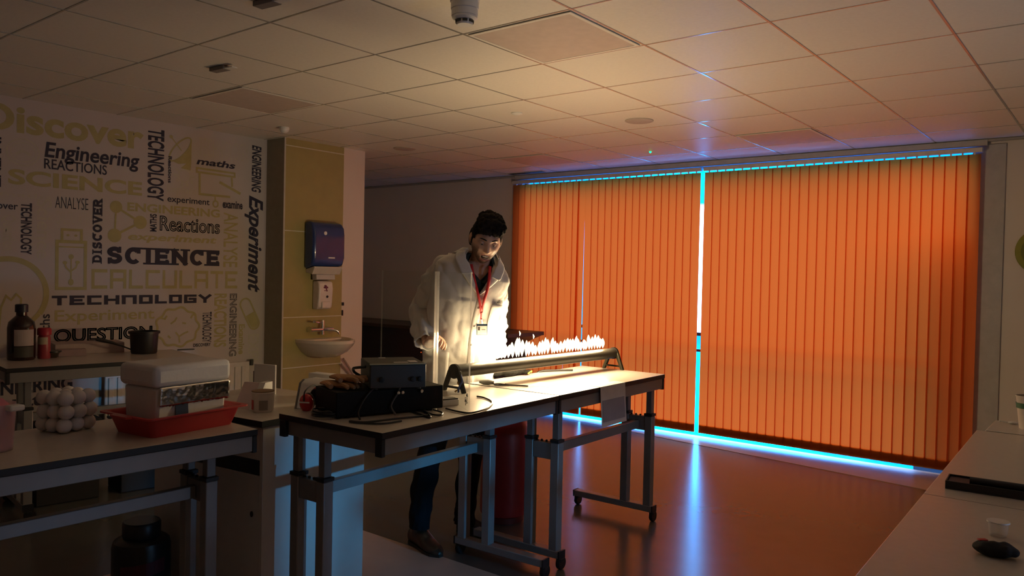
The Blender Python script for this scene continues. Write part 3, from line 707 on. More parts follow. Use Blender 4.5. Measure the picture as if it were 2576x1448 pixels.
# flames
M_fl = flame_mat('flame', (1.0, .80, .45), 3.0)
def flame_mesh(h, w, seed):
    rn = random.Random(seed); prof = []; n = 11
    for i in range(n+1):
        t = i/n; prof.append((w*(math.sin(PI*t**1.12)**.8)+.0003, h*t))
    m = MB(); rs = []; bx_, by_ = rn.uniform(-.006, .006), rn.uniform(-.006, .009)
    for rr, z in prof:
        t = z/h; ox, oy = bx_*t*t, by_*t*t+.002*math.sin(6*t+seed)
        rs.append([(rr*math.cos(2*PI*j/10)+ox, rr*math.sin(2*PI*j/10)*1.0+oy, z) for j in range(10)])
    return m.rings(rs)
y0f, y1f, NF = .235, 1.31, 38
for i in range(NF):
    t = i/(NF-1); rn = random.Random(i*13+1)
    near = max(0, 1-t/.33); h = (.078+.012*math.sin(i*.8)+rn.uniform(-.011, .018))*(1-.1*t)*(1+.45*near)
    f = obj('flame', flame_mesh(h, (.0102+rn.uniform(-.001, .0012))*(1+.3*near), i), M_fl, r, smooth=True, loc=(rn.uniform(-.002, .002), y0f+(y1f-y0f)*t+rn.uniform(-.004, .004), zh+rt+.006))
NL = 14; wts = [(.5 if k < 3 else 1.0) for k in range(NL)]
for k in range(NL):
    t = k/(NL-1)
    fd = bpy.data.lights.new('flame_light', 'POINT'); fd.shadow_soft_size = .045; fd.color = FLAME_COL; fd.energy = FLAME_W*wts[k]/sum(wts)
    fo = bpy.data.objects.new('flame_light', fd); col.objects.link(fo); fo.parent = r; fo.location = (0, y0f+(y1f-y0f)*t, zh+rt+.05)
for y, z in ((.50, .15), (.62, .128)):
    f = obj('flame', flame_mesh(.028, .0035, 99), M_fl, r, smooth=True, loc=(0, y, zh+rt+z-.03))

# ---- things under the tube
c = on_z(1228, 967, zt); d = on_z(1330, 974, zt); an = math.atan2(d[1]-c[1], d[0]-c[0])
r = thing('gas_lighter', (c[0], c[1], zt), an, 'long-necked gas lighter with grey handle lying under the flame tube', 'lighter')
obj('handle', MB().tube([(-.05, 0, .013), (-.03, 0, .013), (.0, 0, .014), (.03, 0, .012)], [.008, .013, .014, .010], 12), mat('lighter_grey', (.16, .16, .14), .4), r, smooth=True)
obj('guard', MB().tube(smooth_path([(.03, 0, .006), (.05, .018, .006), (.075, .018, .006), (.095, 0, .006), (.075, -.018, .006), (.05, -.018, .006), (.03, 0, .006)], 5), .004, 8), M_black, r, smooth=True)
obj('neck', MB().tube([(.095, 0, .007), (.22, 0, .007), (.225, 0, .007)], [.006, .005, .003], 10), mat('neck_dark', (.05, .04, .035), .3, .6), r, smooth=True)
M_glv = mat('black_glove', (.007, .007, .006), .8, var=.2, spec=.1, bump=.2, scale=40)
c = on_z(1290, 950, zt)
m = MB(); rn = random.Random(5)
for k, (x, y, z, sx_, sy_, sz_) in enumerate(((-.05, -.09, .02, .04, .07, .02), (-.03, 0, .022, .045, .08, .022), (-.03, .09, .02, .04, .06, .02), (.01, .13, .016, .02, .04, .014))):
    m.sphere((x, y, z+.002), 1, 16, 10, sc=(sx_, sy_, sz_))
me = applied(m, [('REMESH', dict(mode='VOXEL', voxel_size=.004))], 'gauntlet')
for v in me.vertices: v.co += Vector(v.normal)*noise.noise(Vector(v.co)*45)*.004; v.co.z = max(.0005, v.co.z)
r = thing('gauntlet', (c[0]-.03, c[1]+.03, zt), .0, 'black padded gauntlet with yellow cuff trim lying behind the flame tube', 'glove')
obj('body', me, M_glv, r, smooth=True, angle=180)
obj('cuff_trim', MB().tube([(.028, .115, .012), (.036, .13, .022), (.03, .15, .024), (.016, .165, .014)], .004, 8), mat('cuff_yellow', (.75, .55, .05), .5), r, smooth=True)
c = on_z(1368, 967, zt)
obj('paper_sheet', MB().box((0, 0, .0006), (.11, .16, .001)), mat('paper', (.72, .70, .66), .6), loc=(c[0], c[1], zt), label='small loose sheet of white paper lying on the table under the flame tube', cat='paper').rotation_euler = (0, 0, .3)
hose = cable('gas_hose', [Vector((-2.72, 4.05, .907)), Vector((-2.78, 3.95, .907)), Vector((-2.83, 3.84, .90)), Vector((-2.87, 3.78, .82)), Vector((-2.95, 3.70, .765))], .007, 'dark gas hose running off the back of the table to the cylinder', 'hose')
# hanging notice sheet at the front edge of the far table
P1, P2 = Vector((-2.2145, 3.19, 0)), Vector((-2.242, 4.355, 0))
dv = (P2-P1).normalized(); nv = Vector((dv.y, -dv.x, 0))
s0 = P1+dv*.385
r = thing('notice_sheet', (s0.x+nv.x*.004, s0.y+nv.y*.004, zt+.001), math.atan2(-dv.x, dv.y), 'printed paper sheet hanging over the front edge of the far table', 'paper')
m = MB(); prof = [(-.07, .0008), (-.02, .0008), (.0, .0002), (.002, -.03), (.006, -.10), (.014, -.2), (.016, -.215)]
m.rings([[(x, y+(.018 if z < -.15 else 0)*0, z) for x, z in prof] for y in (0, .09, .18, .27)], closed=False, caps=False)
e = obj('sheet', m, mat('notice_paper', (.62, .60, .61), .6), r); sd = e.modifiers.new('solid', 'SOLIDIFY'); sd.thickness = .0008
m = MB(); m.prism([(0, 0), (.24, 0), (.24, .115), (0, .115)], (.0148, .015, -.19), (0, 1, 0), (-.09, 0, 1), (1, 0, 0), .0008)
obj('printed_panel', m, mat('notice_print', (.30, .30, .36), .6), r)
# ---- items on the table by the mural wall (z = .9)
zm = .9
def tm(px, py): return on_z(px, py, zm)
c = tm(58, 905); r = thing('reagent_bottle', (c[0]-.03, c[1], zm), .5, 'tall dark brown bottle with a pale label on the table by the mural wall', 'bottle')
sc = 1.0
M_amber = mat('amber_dark', (.02, .008, .006), .15, var=.1, coat=.3)
obj('bottle_body', MB().lathe([(0, 0), (.072, 0), (.077, .008), (.077, .20), (.070, .235), (.04, .265), (.03, .275), (.03, .295), (0, .295)], n=36), M_amber, r, smooth=True)
obj('cap', MB().lathe([(0, .2955), (.036, .2955), (.036, .34), (.03, .345), (0, .345)], n=30), mat('cap_navy', (.012, .014, .035), .4), r, smooth=True)
def wrap(rad, a0, a1, z0, z1, n=12):
    m = MB(); m.rings([[(rad*math.cos(a), rad*math.sin(a), z) for a in np.linspace(a0, a1, n)] for z in (z0, z1)], closed=False, caps=False); return m
obj('label', wrap(.0776, -1.35, .15, .09, .19), mat('label_pale', (.42, .37, .38), .6), r)
obj('lower_label', wrap(.0776, -1.35, .15, .02, .085), mat('label_dark', (.05, .05, .045), .6), r)
c = tm(96, 903); r = thing('spray_bottle', (c[0]-.03, c[1]+.045, zm), 0, 'slim red-capped bottle next to the brown bottle', 'bottle')
obj('bottle_body', MB().lathe([(0, 0), (.034, 0), (.036, .005), (.036, .135), (.03, .148), (0, .148)], n=24), mat('bottle_pink', (.36, .05, .07), .4), r, smooth=True)
obj('cap', MB().lathe([(0, .1485), (.040, .1485), (.040, .185), (.034, .193), (0, .195)], n=24), mat('cap_red', (.40, .015, .04), .4), r, smooth=True)
obj('label', wrap(.0365, -1.6, .2, .09, .135), mat('label_cream', (.5, .42, .32), .6), r)
c = tm(127, 898); r = thing('dish', (c[0]+.02, c[1]-.0, zm), 0, 'small glinting metal dish right of the red-capped bottle', 'dish')
obj('bowl', MB().lathe([(0, 0), (.03, 0), (.045, .03), (.05, .034), (.046, .034), (.03, .004), (0, .004)], n=28), mat('dish_steel', (.25, .23, .2), .18, 1.0), r, smooth=True)
obj('rim', MB().lathe([(.042, .0345), (.055, .0345), (.055, .043), (.042, .043)], n=28), M_black, r, smooth=True)
c = tm(195, 896); obj('card_box', MB().box((0, 0, .022), (.07, .16, .044)), mat('mauve_card', (.34, .24, .25), .6), loc=(c[0]-.06, c[1]-.01, zm), bevel=.002, label='small mauve box right of the metal dish', cat='box').rotation_euler = (0, 0, -.28)
c = tm(262, 892); r = thing('paper_stack', (c[0]-.235, c[1]-.01, zm), -.2, 'pale open paper box behind the mauve box', 'box')
obj('box_body', MB().box((0, 0, .035), (.22, .42, .07)), mat('pink_paper', (.46, .36, .34), .7), r, bevel=.003)
c = tm(362, 892); r = thing('saucepan', (c[0]-.10, c[1]+.05, zm), 1.42, 'black pan with a long handle on the table by the mural wall', 'pan')
M_pan = mat('pan_black', (.014, .012, .013), .45, var=.1)
obj('pan_body', MB().lathe([(0, 0), (.078, 0), (.083, .01), (.09, .135), (.1, .136), (.1, .152), (.088, .152), (.08, .02), (0, .012)], n=36), M_pan, r, smooth=True)
obj('handle', MB().tube([(-.085, 0, .03), (-.14, .0, .055), (-.2, 0, .08), (-.26, 0, .098), (-.3, 0, .105)], [.007, .009, .016, .023, .016], 12, flat=.6), M_pan, r, smooth=True)
c = tm(480, 884); r = thing('pen', (c[0]-.1, c[1]+.02, zm), -.2, 'small dark pen at the right end of the table by the mural wall', 'pen')
obj('barrel', MB().tube([(0, -.06, .006), (0, .05, .006), (0, .06, .006)], [.005, .005, .002], 10), M_black, r, smooth=True)
# dark crates under that table
tmd = (TM_B-TM_A)/np.linalg.norm(TM_B-TM_A); tmn = np.array((-tmd[1], tmd[0]))
k1 = TM_A+tmd*.40+tmn*.42; k2 = TM_A+tmd*.86+tmn*.42
for (x, y, w2, l2, h2, lb) in ((k1[0], k1[1], .26, .36, .50, 'black crate under the mural-wall table, left of the table centre'), (k2[0], k2[1], .26, .30, .46, 'black crate under the mural-wall table near its right end')):
    r = thing('crate', (x, y, 0), math.atan2(-tmd[0], tmd[1]), lb, 'crate')
    obj('crate_body', MB().box((0, 0, h2/2), (w2, l2, h2)), mat('crate_black', (.014, .014, .017), .6), r, bevel=.006)
    obj('rim', MB().box((0, 0, h2+.0065), (w2+.02, l2+.02, .012)), mat('crate_black', (.014, .014, .017), .6), r, bevel=.003)
# radiator on the mural wall
r = thing('radiator', (XM+.005, 3.20, 0), 0, 'white panel radiator low on the mural wall', 'radiator')
M_radi = mat('radiator_white', (.58, .55, .52), .45)
m = MB(); m.bx((.03, -.6, .16), (.05, .58, .715))
obj('panel', m, M_radi, r, bevel=.006)
for k in range(18):
    y = -.56+k*.0635; obj('rib', MB().box((.055, y, .43), (.0095, .034, .50)), M_radi, r, bevel=.004)
obj('valve', MB().lathe([(0, 0), (.016, 0), (.016, .05), (0, .052)], (.045, .60, .68), 14), mat('valve_dark', (.04, .035, .03), .5), r, smooth=True)
obj('bracket', MB().bx((.0, -.3, .3), (.03, .3, .34)), M_radi, r)

# ---- wash place on the tiled pier
r = thing('towel_dispenser', (XT, 4.335, 0), 0, 'blue paper towel dispenser on the olive tiles', 'dispenser')
M_blue = mat('dispenser_blue', (.018, .045, .17), .22, var=.05, coat=.4)
prof = [(.0005, 1.50)]+[(.11, 1.53), (.135, 1.60), (.135, 1.80), (.125, 1.86), (.10, 1.895), (.06, 1.91), (.0005, 1.912)]
obj('cover', MB().prism(prof, (0, -.17, 0), (1, 0, 0), (0, 0, 1), (0, 1, 0), .34), M_blue, r, bevel=.022, seg=3)
obj('lower_chute', MB().prism([(.0005, 1.47), (.09, 1.455), (.125, 1.515), (.118, 1.5245), (.0005, 1.4995)], (0, -.15, 0), (1, 0, 0), (0, 0, 1), (0, 1, 0), .30), mat('chute_grey', (.58, .53, .46), .5), r, bevel=.004)
obj('paper_towel', MB().prism([(.03, 1.405), (.09, 1.41), (.085, 1.4545), (.02, 1.468)], (0, -.10, 0), (1, 0, 0), (0, 0, 1), (0, 1, 0), .2), mat('towel_paper', (.50, .46, .44), .8), r, bevel=.004)
obj('maker_plate', MB().box((.136, .02, 1.60), (.002, .07, .012)), M_white, r)
obj('lock', MB().lathe([(0, 0), (.016, 0), (.016, .004), (0, .004)], (.1345, -.05, 1.81), 16, Matrix.Rotation(PI/2, 3, 'Y')), M_white, r, smooth=True)
r = thing('soap_dispenser', (XT, 4.335, 0), 0, 'white soap dispenser with a plum flower mark under the blue towel dispenser', 'dispenser')
prof = [(.0005, 1.15), (.06, 1.15), (.085, 1.17), (.09, 1.22), (.098, 1.33), (.09, 1.385), (.07, 1.40), (.0005, 1.40)]
obj('cover', MB().prism(prof, (0, -.075, 0), (1, 0, 0), (0, 0, 1), (0, 1, 0), .15), mat('soap_white', (.66, .58, .54), .35), r, bevel=.014, seg=3)
obj('push_bar', MB().box((.093, 0, 1.19), (.02, .09, .06)), mat('soap_white', (.66, .58, .54), .35), r, bevel=.008)
fl = MB()
for k in range(5):
    a = k*2*PI/5+PI/2; fl.lathe([(0, 0), (.010, 0), (.010, .0015), (0, .0015)], (.0955, -.005+.016*math.cos(a), 1.335+.018*math.sin(a)), 12, Matrix.Rotation(PI/2, 3, 'Y') @ Matrix.Rotation(-a, 3, 'Z') if False else Matrix.Rotation(PI/2-.06, 3, 'Y'), sy=1.0)
fl.box((.096, -.004, 1.335), (.004, .012, .06), R=Matrix.Rotation(.45, 3, 'X'))
obj('flower_mark', fl, mat('plum', (.13, .02, .06), .5), r)
obj('sight_hole', MB().lathe([(0, 0), (.011, 0), (.011, .012), (0, .012)], (.086, .012, 1.262), 14, Matrix.Rotation(PI/2, 3, 'Y')), M_black, r, smooth=True)
r = thing('tap', (XT, 4.33, 0), 0, 'chrome wall mixer tap with lever above the washbasin', 'tap')
obj('valve_body', MB().tube([(.06, -.13, .975), (.06, .11, .975)], .017, 16), M_chrome, r, smooth=True)
for y in (-.1, .08): obj('wall_union', MB().tube([(.0005, y, .975), (.045, y, .975)], [.026, .02], 16), M_chrome, r, smooth=True)
obj('spout', MB().tube(smooth_path([(.06, .0, .975), (.10, .03, .97), (.14, .09, .965), (.15, .11, .935)], 6), .011, 14), M_chrome, r, smooth=True)
obj('column', MB().tube([(.06, .0, .93), (.06, .0, 1.05)], .016, 16), M_chrome, r, smooth=True)
lv = obj('lever', MB().tube(smooth_path([(.06, .0, 1.045), (.09, -.06, 1.04), (.11, -.13, 1.05)], 6), [.008]*12+[.014], 12), M_chrome, r, smooth=True)
obj('lever_cap', MB().lathe([(0, 0), (.013, 0), (.013, .006), (0, .006)], (.06, 0, 1.05), 14), M_chrome, lv, smooth=True)
r = thing('washbasin', (XT, 4.335, 0), 0, 'white half-round washbasin on the tiled pier', 'basin')
M_cer = mat('ceramic', (.66, .58, .53), .15, coat=.3, var=.02)
def bas(rx, ry, z, y0=0, x0=.0005): return [(max(x0, x0+(rx-x0)*max(0, math.sin(a))), y0+ry*.94*math.cos(a), z) for a in np.linspace(0, PI, 25)]
m = MB(); m.rings([bas(.10, .06, .735), bas(.22, .13, .745), bas(.32, .20, .79), bas(.375, .245, .845), bas(.39, .26, .87), bas(.39, .262, .893), bas(.375, .25, .897), bas(.355, .235, .888, 0, .04), bas(.30, .20, .83, 0, .05), bas(.2, .13, .78, 0, .06), bas(.09, .03, .77, 0, .065)], closed=True)
obj('bowl', m, M_cer, r, smooth=True, angle=22)
M_pipe = mat('waste_pipe', (.36, .26, .22), .5)
for k, (dy, lb) in enumerate(((0, 'upper of two waste pipes sloping down the white pier'), (-.05, 'lower of two waste pipes sloping down the white pier'))):
    cable('waste_pipe', [Vector((XT+.04, 4.58+dy*.4, .70+dy)), Vector((XT+.03, 4.66, .61+dy)), Vector((XT+.03, 4.74, .50+dy)), Vector((XT+.02, 4.82, .42+dy)), Vector((XT+.02, 4.9, .33+dy))], .009, lb, 'pipe', M_pipe)
r = thing('wall_switch', (XT-.008, 4.60, 1.14), 0, 'small dark switch at the edge of the tiles on the white pier', 'switch')
obj('plate', MB().box((.006, 0, .05), (.012, .02, .03)), M_black, r, bevel=.001); obj('lower_plate', MB().box((.006, -.004, -.03), (.012, .012, .05)), M_black, r, bevel=.001)

# ---- dark bench along the window wall behind the man
r = thing('dark_bench', (-6.55, 6.78, 0), 0, 'dark topped bench along the window wall behind the man', 'bench')
M_db = mat('dark_bench_top', (.06, .045, .04), .45)
obj('benchtop', MB().bx((-1.9, -.62, .845), (1.62, 0, .885)), M_db, r, bevel=.004)
obj('bench_front', MB().bx((-1.85, -.58, .0), (1.4, -.02, .8445)), mat('bench_navy', (.025, .022, .03), .6), r)
obj('edge_slope', MB().prism([(0, 0), (.21, .0), (.0, -.09)], (1.4005, -.58, .8445), (1, 0, 0), (0, 0, 1), (0, 1, 0), .55), M_db, r)
obj('led', MB().sphere((.0, 0, 0), .004), emit('red_led', (1, .1, .02), 3), r, loc=(.36, -.585, .60))

# ---- things on the right-hand tables
q = on_z(2377, 1228, ZT2); q2 = on_z(2600, 1262, ZT2); an = math.atan2(q2[1]-q[1], q2[0]-q[0])
r = thing('pencil_tray', (q[0], q[1], ZT2), an, 'shallow black tray with dark rods on the right-hand table', 'tray')
M_pt = mat('tray_black', (.014, .012, .016), .4)
m = MB(); L2, W2, H2 = .46, .10, .024
m.bx((0, 0, 0), (L2, W2, .004)); m.bx((0, 0, .004), (L2, .004, H2)); m.bx((0, W2-.004, .004), (L2, W2, H2)); m.bx((0, .004, .004), (.004, W2-.004, H2)); m.bx((L2-.004, .004, .004), (L2, W2-.004, H2))
obj('tray_body', m, M_pt, r, bevel=.001)
obj('insert', MB().bx((.005, .005, .0041), (L2-.005, W2-.005, .018)), mat('insert_plum', (.07, .03, .035), .6), r)
obj('rod', MB().tube([(.06, .03, .028), (.3, .03, .028)], .011, 14), M_black, r, smooth=True)
obj('white_tag', MB().box((.12, .07, .0188), (.035, .018, .0012)), M_white, r)
obj('white_tag', MB().box((.22, .07, .0188), (.03, .014, .0012)), mat('tag_grey', (.4, .38, .38), .6), r)
q = on_z(2506, 1398, ZT2); r = thing('pouch', (q[0], q[1], ZT2), .2, 'crumpled black pouch in the bottom right corner of the table', 'pouch')
m = MB().sphere((0, 0, .015), 1, 40, 24, sc=(.045, .026, .017)); me = m.mesh('pouch_body')
for v in me.vertices: v.co += Vector(v.normal)*noise.noise(Vector(v.co)*60)*.004; v.co.z = max(.0003, v.co.z)
obj('pouch_body', me, M_bag, r, smooth=True, angle=180)
obj('red_tag', MB().box((-.026, .014, .028), (.02, .012, .003), .5), mat('label_red', (.5, .03, .03), .5), r, bevel=.001)
q = on_z(2505, 1352, ZT2); r = thing('beaker', (q[0]+.002, q[1]+.02, ZT2), 0, 'small clear plastic pot just behind the black pouch', 'pot')
obj('pot_body', MB().lathe([(0, 0), (.018, 0), (.022, .032), (.0235, .033), (.021, .033), (.0165, .002), (0, .002)], n=24), glass('clear_pot', (.92, .9, .88), .08, .2), r, smooth=True)
obj('rim', MB().lathe([(.0205, .0331), (.0245, .0331), (.0245, .036), (.0205, .036)], n=24), M_white, r, smooth=True)
r = thing('paper_cup', (-.30, 3.81, .9), 0, 'white paper cup with a green band cut by the right edge of the photo', 'cup')
q = on_z(2578, 1078, .9); r.location = (q[0]+.012, q[1]+.015, .9)
obj('cup_body', MB().lathe([(0, 0), (.034, 0), (.048, .13), (.0505, .133), (.0505, .137), (.046, .137), (.033, .005), (0, .005)], n=32), mat('cup_white', (.55, .46, .40), .6), r, smooth=True)
obj('green_band', MB().lathe([(.0446, .085), (.0466, .085), (.0488, .107), (.0462, .107)], n=32), mat('band_green', (.03, .10, .04), .6), r, smooth=True)
q = on_z(2548, 1066, .9)
r = thing('spoon', (q[0], q[1], .9), .2, 'small white plastic spoon lying beside the paper cup', 'spoon')
obj('bowl', MB().sphere((0, 0, .006), 1, 16, 8, sc=(.02, .012, .0055)), M_white, r, smooth=True)
obj('handle', MB().tube([(-.05, 0, .008), (-.018, 0, .006)], .0035, 8), M_white, r, smooth=True)
# round green wall clock at the right edge
q = on_y(2622, 632, 6.92)
r = thing('wall_disc', (q[0], 6.919, q[2]), 0, 'round olive green disc on the white wall at the right edge of the photo', 'wall disc')
RXp = Matrix.Rotation(PI/2, 3, 'X')
obj('disc', MB().lathe([(0, 0), (.165, 0), (.17, .01), (.165, .022), (0, .022)], (0, 0, 0), 40, RXp), mat('disc_green', (.24, .24, .03), .5), r, smooth=True)
obj('inner_ring', MB().lathe([(.12, .0222), (.13, .0222), (.13, .026), (.12, .026)], (0, 0, 0), 40, RXp), mat('disc_green_dark', (.14, .15, .02), .5), r, smooth=True)
# right-hand wall: only an added pane with lamps behind it, no door
# ---------------------------------------------------------------- mural lettering
def arc(cx, cy, rx, ry, a0, a1, n=14): return [(cx+rx*math.cos(math.radians(a0+(a1-a0)*k/n)), cy+ry*math.sin(math.radians(a0+(a1-a0)*k/n))) for k in range(n+1)]
def glyph(ch, sq):
    """centre lines in the unit box, serif ends, relative width"""
    if ch == 'I': return [[(.5, 0), (.5, 1)]], [(.5, 0), (.5, 1)], .45
    if ch == 'E': return [[(0, 0), (0, 1)], [(-.02, 1), (1, 1)], [(0, .5), (.8, .5)], [(-.02, 0), (1, 0)]], [(.0, 0), (.0, 1)], .85
    if ch == 'L': return [[(0, 1), (0, 0)], [(-.02, 0), (1, 0)]], [(0, 1), (0, 0)], .8
    if ch == 'T': return [[(.5, 0), (.5, 1)], [(0, 1), (1, 1)]], [(.5, 0)], .85
    if ch == 'N' and not sq: return [[(0, 0), (0, 1)], [(0, 1), (1, 0)], [(1, 0), (1, 1)]], [(0, 0), (0, 1), (1, 1)], 1.0
    if ch == 'N': return [[(0, 0), (0, 1)], [(-.02, 1), (1, 1)], [(1, 1), (1, 0)]], [], .95
    if ch == 'H': return [[(0, 0), (0, 1)], [(1, 0), (1, 1)], [(0, .5), (1, .5)]], [(0, 0), (0, 1), (1, 0), (1, 1)], .95
    if ch == 'V': return [[(0, 1), (.5, 0)], [(.5, 0), (1, 1)]], [(0, 1), (1, 1)], .95
    if ch == 'Y': return [[(0, 1), (.5, .45)], [(1, 1), (.5, .45)], [(.5, .5), (.5, 0)]], [(0, 1), (1, 1), (.5, 0)], .95
    if ch == 'A' and not sq: return [[(0, 0), (.5, 1)], [(.5, 1), (1, 0)], [(.2, .35), (.8, .35)]], [(0, 0), (1, 0)], 1.0
    if ch == 'A': return [[(0, 0), (0, 1)], [(-.02, 1), (1, 1)], [(1, 1), (1, 0)], [(0, .45), (1, .45)]], [], .9
    if sq:
        if ch == 'O': return [[(0, 0), (0, 1)], [(0, 1), (1, 1)], [(1, 1), (1, 0)], [(1, 0), (0, 0)]], [], .9
        if ch == 'C': return [[(0, 0), (0, 1)], [(0, 1), (1, 1)], [(0, 0), (1, 0)]], [], .85
        if ch == 'U': return [[(0, 1), (0, 0)], [(0, 0), (1, 0)], [(1, 0), (1, 1)]], [], .9
        if ch == 'G': return [[(0, 0), (0, 1)], [(0, 1), (1, 1)], [(0, 0), (1, 0)], [(1, 0), (1, .5)], [(1, .5), (.5, .5)]], [], .9
    if ch == 'O': return [arc(.5, .5, .5, .5, 0, 360, 28)], [], 1.0
    if ch == 'Q': return [arc(.5, .5, .5, .5, 0, 360, 28), [(.6, .25), (1, -.08)]], [], 1.0
    if ch == 'C': return [arc(.5, .5, .5, .5, 48, 312, 22)], [(.92, .85)], .95
    if ch == 'G': return [arc(.5, .5, .5, .5, 48, 340, 22), [(.98, .34), (.98, .5), (.55, .5)]], [], 1.0
    if ch == 'D': return [[(0, 0), (0, 1)], [(0, 1), (.45, 1)]+arc(.45, .5, .55, .5, 90, -90, 14)+[(0, 0)]], [(0, 0), (0, 1)], .95
    if ch == 'U': return [[(0, 1), (0, .4)]+arc(.5, .4, .5, .4, 180, 360, 14)+[(1, 1)]], [(0, 1), (1, 1)], .95
    if ch == 'R': return [[(0, 0), (0, 1)], [(0, 1), (.55, 1)]+arc(.55, .75, .4, .25, 90, -90, 10)+[(0, .5)], [(.45, .5), (1, 0)]], [(0, 0), (0, 1), (1, 0)], .95
    if ch == 'S': return [arc(.5, .76, .46, .24, 35, 180, 10)+arc(.5, .76, .46, .24, 180, 270, 6)[1:]+arc(.5, .25, .5, .25, 90, 0, 6)[1:]+arc(.5, .25, .5, .25, 0, -150, 12)[1:]], [], .85
    return [], [], .5
def stroke_text(txt, thick, sq=False, serif=False, gap=.22):
    """quads (list of 4-point polys) for a word, cap height 1"""
    polys = []; x0 = 0; w = thick
    def quad(a, b, ww, ext=0.0):
        a, b = Vector(a), Vector(b); d = (b-a)
        if d.length < 1e-6: return
        d.normalize(); n = Vector((-d.y, d.x))*ww/2; a2 = a-d*ext; b2 = b+d*ext
        polys.append([a2+n, a2-n, b2-n, b2+n])
    for ch in txt:
        st, sf, gw = glyph(ch.upper(), sq); W = gw*.78*(1.25 if sq else 1)+w*.3
        mp = lambda p: (x0+w/2+p[0]*(W-w), w/2+p[1]*(1-w))
        for pl in st:
            q = [mp(p) for p in pl]
            for a, b in zip(q[:-1], q[1:]): quad(a, b, w, w*.5 if (sq or len(q) == 2) else w*.12)
        if serif:
            for p in sf:
                c = mp(p); yy = .055 if p[1] < .3 else .945
                polys.append([Vector((c[0]-w*1.05, yy-.055)), Vector((c[0]+w*1.05, yy-.055)), Vector((c[0]+w*1.05, yy+.055)), Vector((c[0]-w*1.05, yy+.055))])
            if ch.upper() == 'E':
                for yy in (.83, .17): c = mp((1, 0)); polys.append([Vector((c[0]-w*.3, yy-.15)), Vector((c[0]+w*.35, yy-.15)), Vector((c[0]+w*.35, yy+.15)), Vector((c[0]-w*.3, yy+.15))])
            if ch.upper() in 'CSG':
                c = mp((1, 0)); polys.append([Vector((c[0]-w*.5, .64)), Vector((c[0]+w*.3, .64)), Vector((c[0]+w*.3, 1.0)), Vector((c[0]-w*.2, 1.0))])
                if ch.upper() == 'S': c = mp((0, 0)); polys.append([Vector((c[0]-w*.3, .0)), Vector((c[0]+w*.2, 0)), Vector((c[0]+w*.5, .36)), Vector((c[0]-w*.3, .36))])
        x0 += W+gap*(.6 if not sq else .8)
    return polys
def font_text(txt, bold=0.0, shear=0.0, outline=0.0, fat=0.0):
    cu = bpy.data.curves.new('word', 'FONT'); cu.body = txt; cu.size = 1.0; cu.offset = bold; cu.shear = shear; cu.resolution_u = 4
    if outline: cu.fill_mode = 'NONE'; cu.bevel_depth = outline; cu.bevel_resolution = 0
    o = bpy.data.objects.new('word', cu); col.objects.link(o)
    dg = bpy.context.evaluated_depsgraph_get(); dg.update()
    me = bpy.data.meshes.new_from_object(o.evaluated_get(dg))
    vs = [Vector((v.co.x, v.co.y)) for v in me.vertices]; fs = [tuple(p.vertices) for p in me.polygons]
    bpy.data.objects.remove(o); bpy.data.curves.remove(cu); bpy.data.meshes.remove(me)
    return vs, fs
MUR = {'d': MB(), 'g': MB(), 'f': MB()}
def fit(vs, fs, y0, y1, z0, z1, rot, key, off=0.0, lift=False):
    if not vs: return
    if rot == -90: vs = [Vector((v.y, -v.x)) for v in vs]
    elif rot == 90: vs = [Vector((-v.y, v.x)) for v in vs]
    ax_, bx_ = min(v.x for v in vs), max(v.x for v in vs); ay_, by_ = min(v.y for v in vs), max(v.y for v in vs)
    mbk = MUR[key]
    xx = XM+{'d': .0014, 'g': .001, 'f': .0007}[key]+off
    q = [(xx, y0+(v.x-ax_)/(bx_-ax_)*(y1-y0), z0+(v.y-ay_)/(by_-ay_)*(z1-z0)) for v in vs]
    if lift:
        for k, f in enumerate(fs):
            for i in f: q[i] = (q[i][0]+(k % 9)*2.5e-5, q[i][1], q[i][2])
    mbk.add(q, fs)
def polys_fit(ps, *a, **k):
    vs = []; fs = []
    for p in ps: fs.append(tuple(range(len(vs), len(vs)+len(p)))); vs += list(p)
    fit(vs, fs, *a, lift=True, **k)
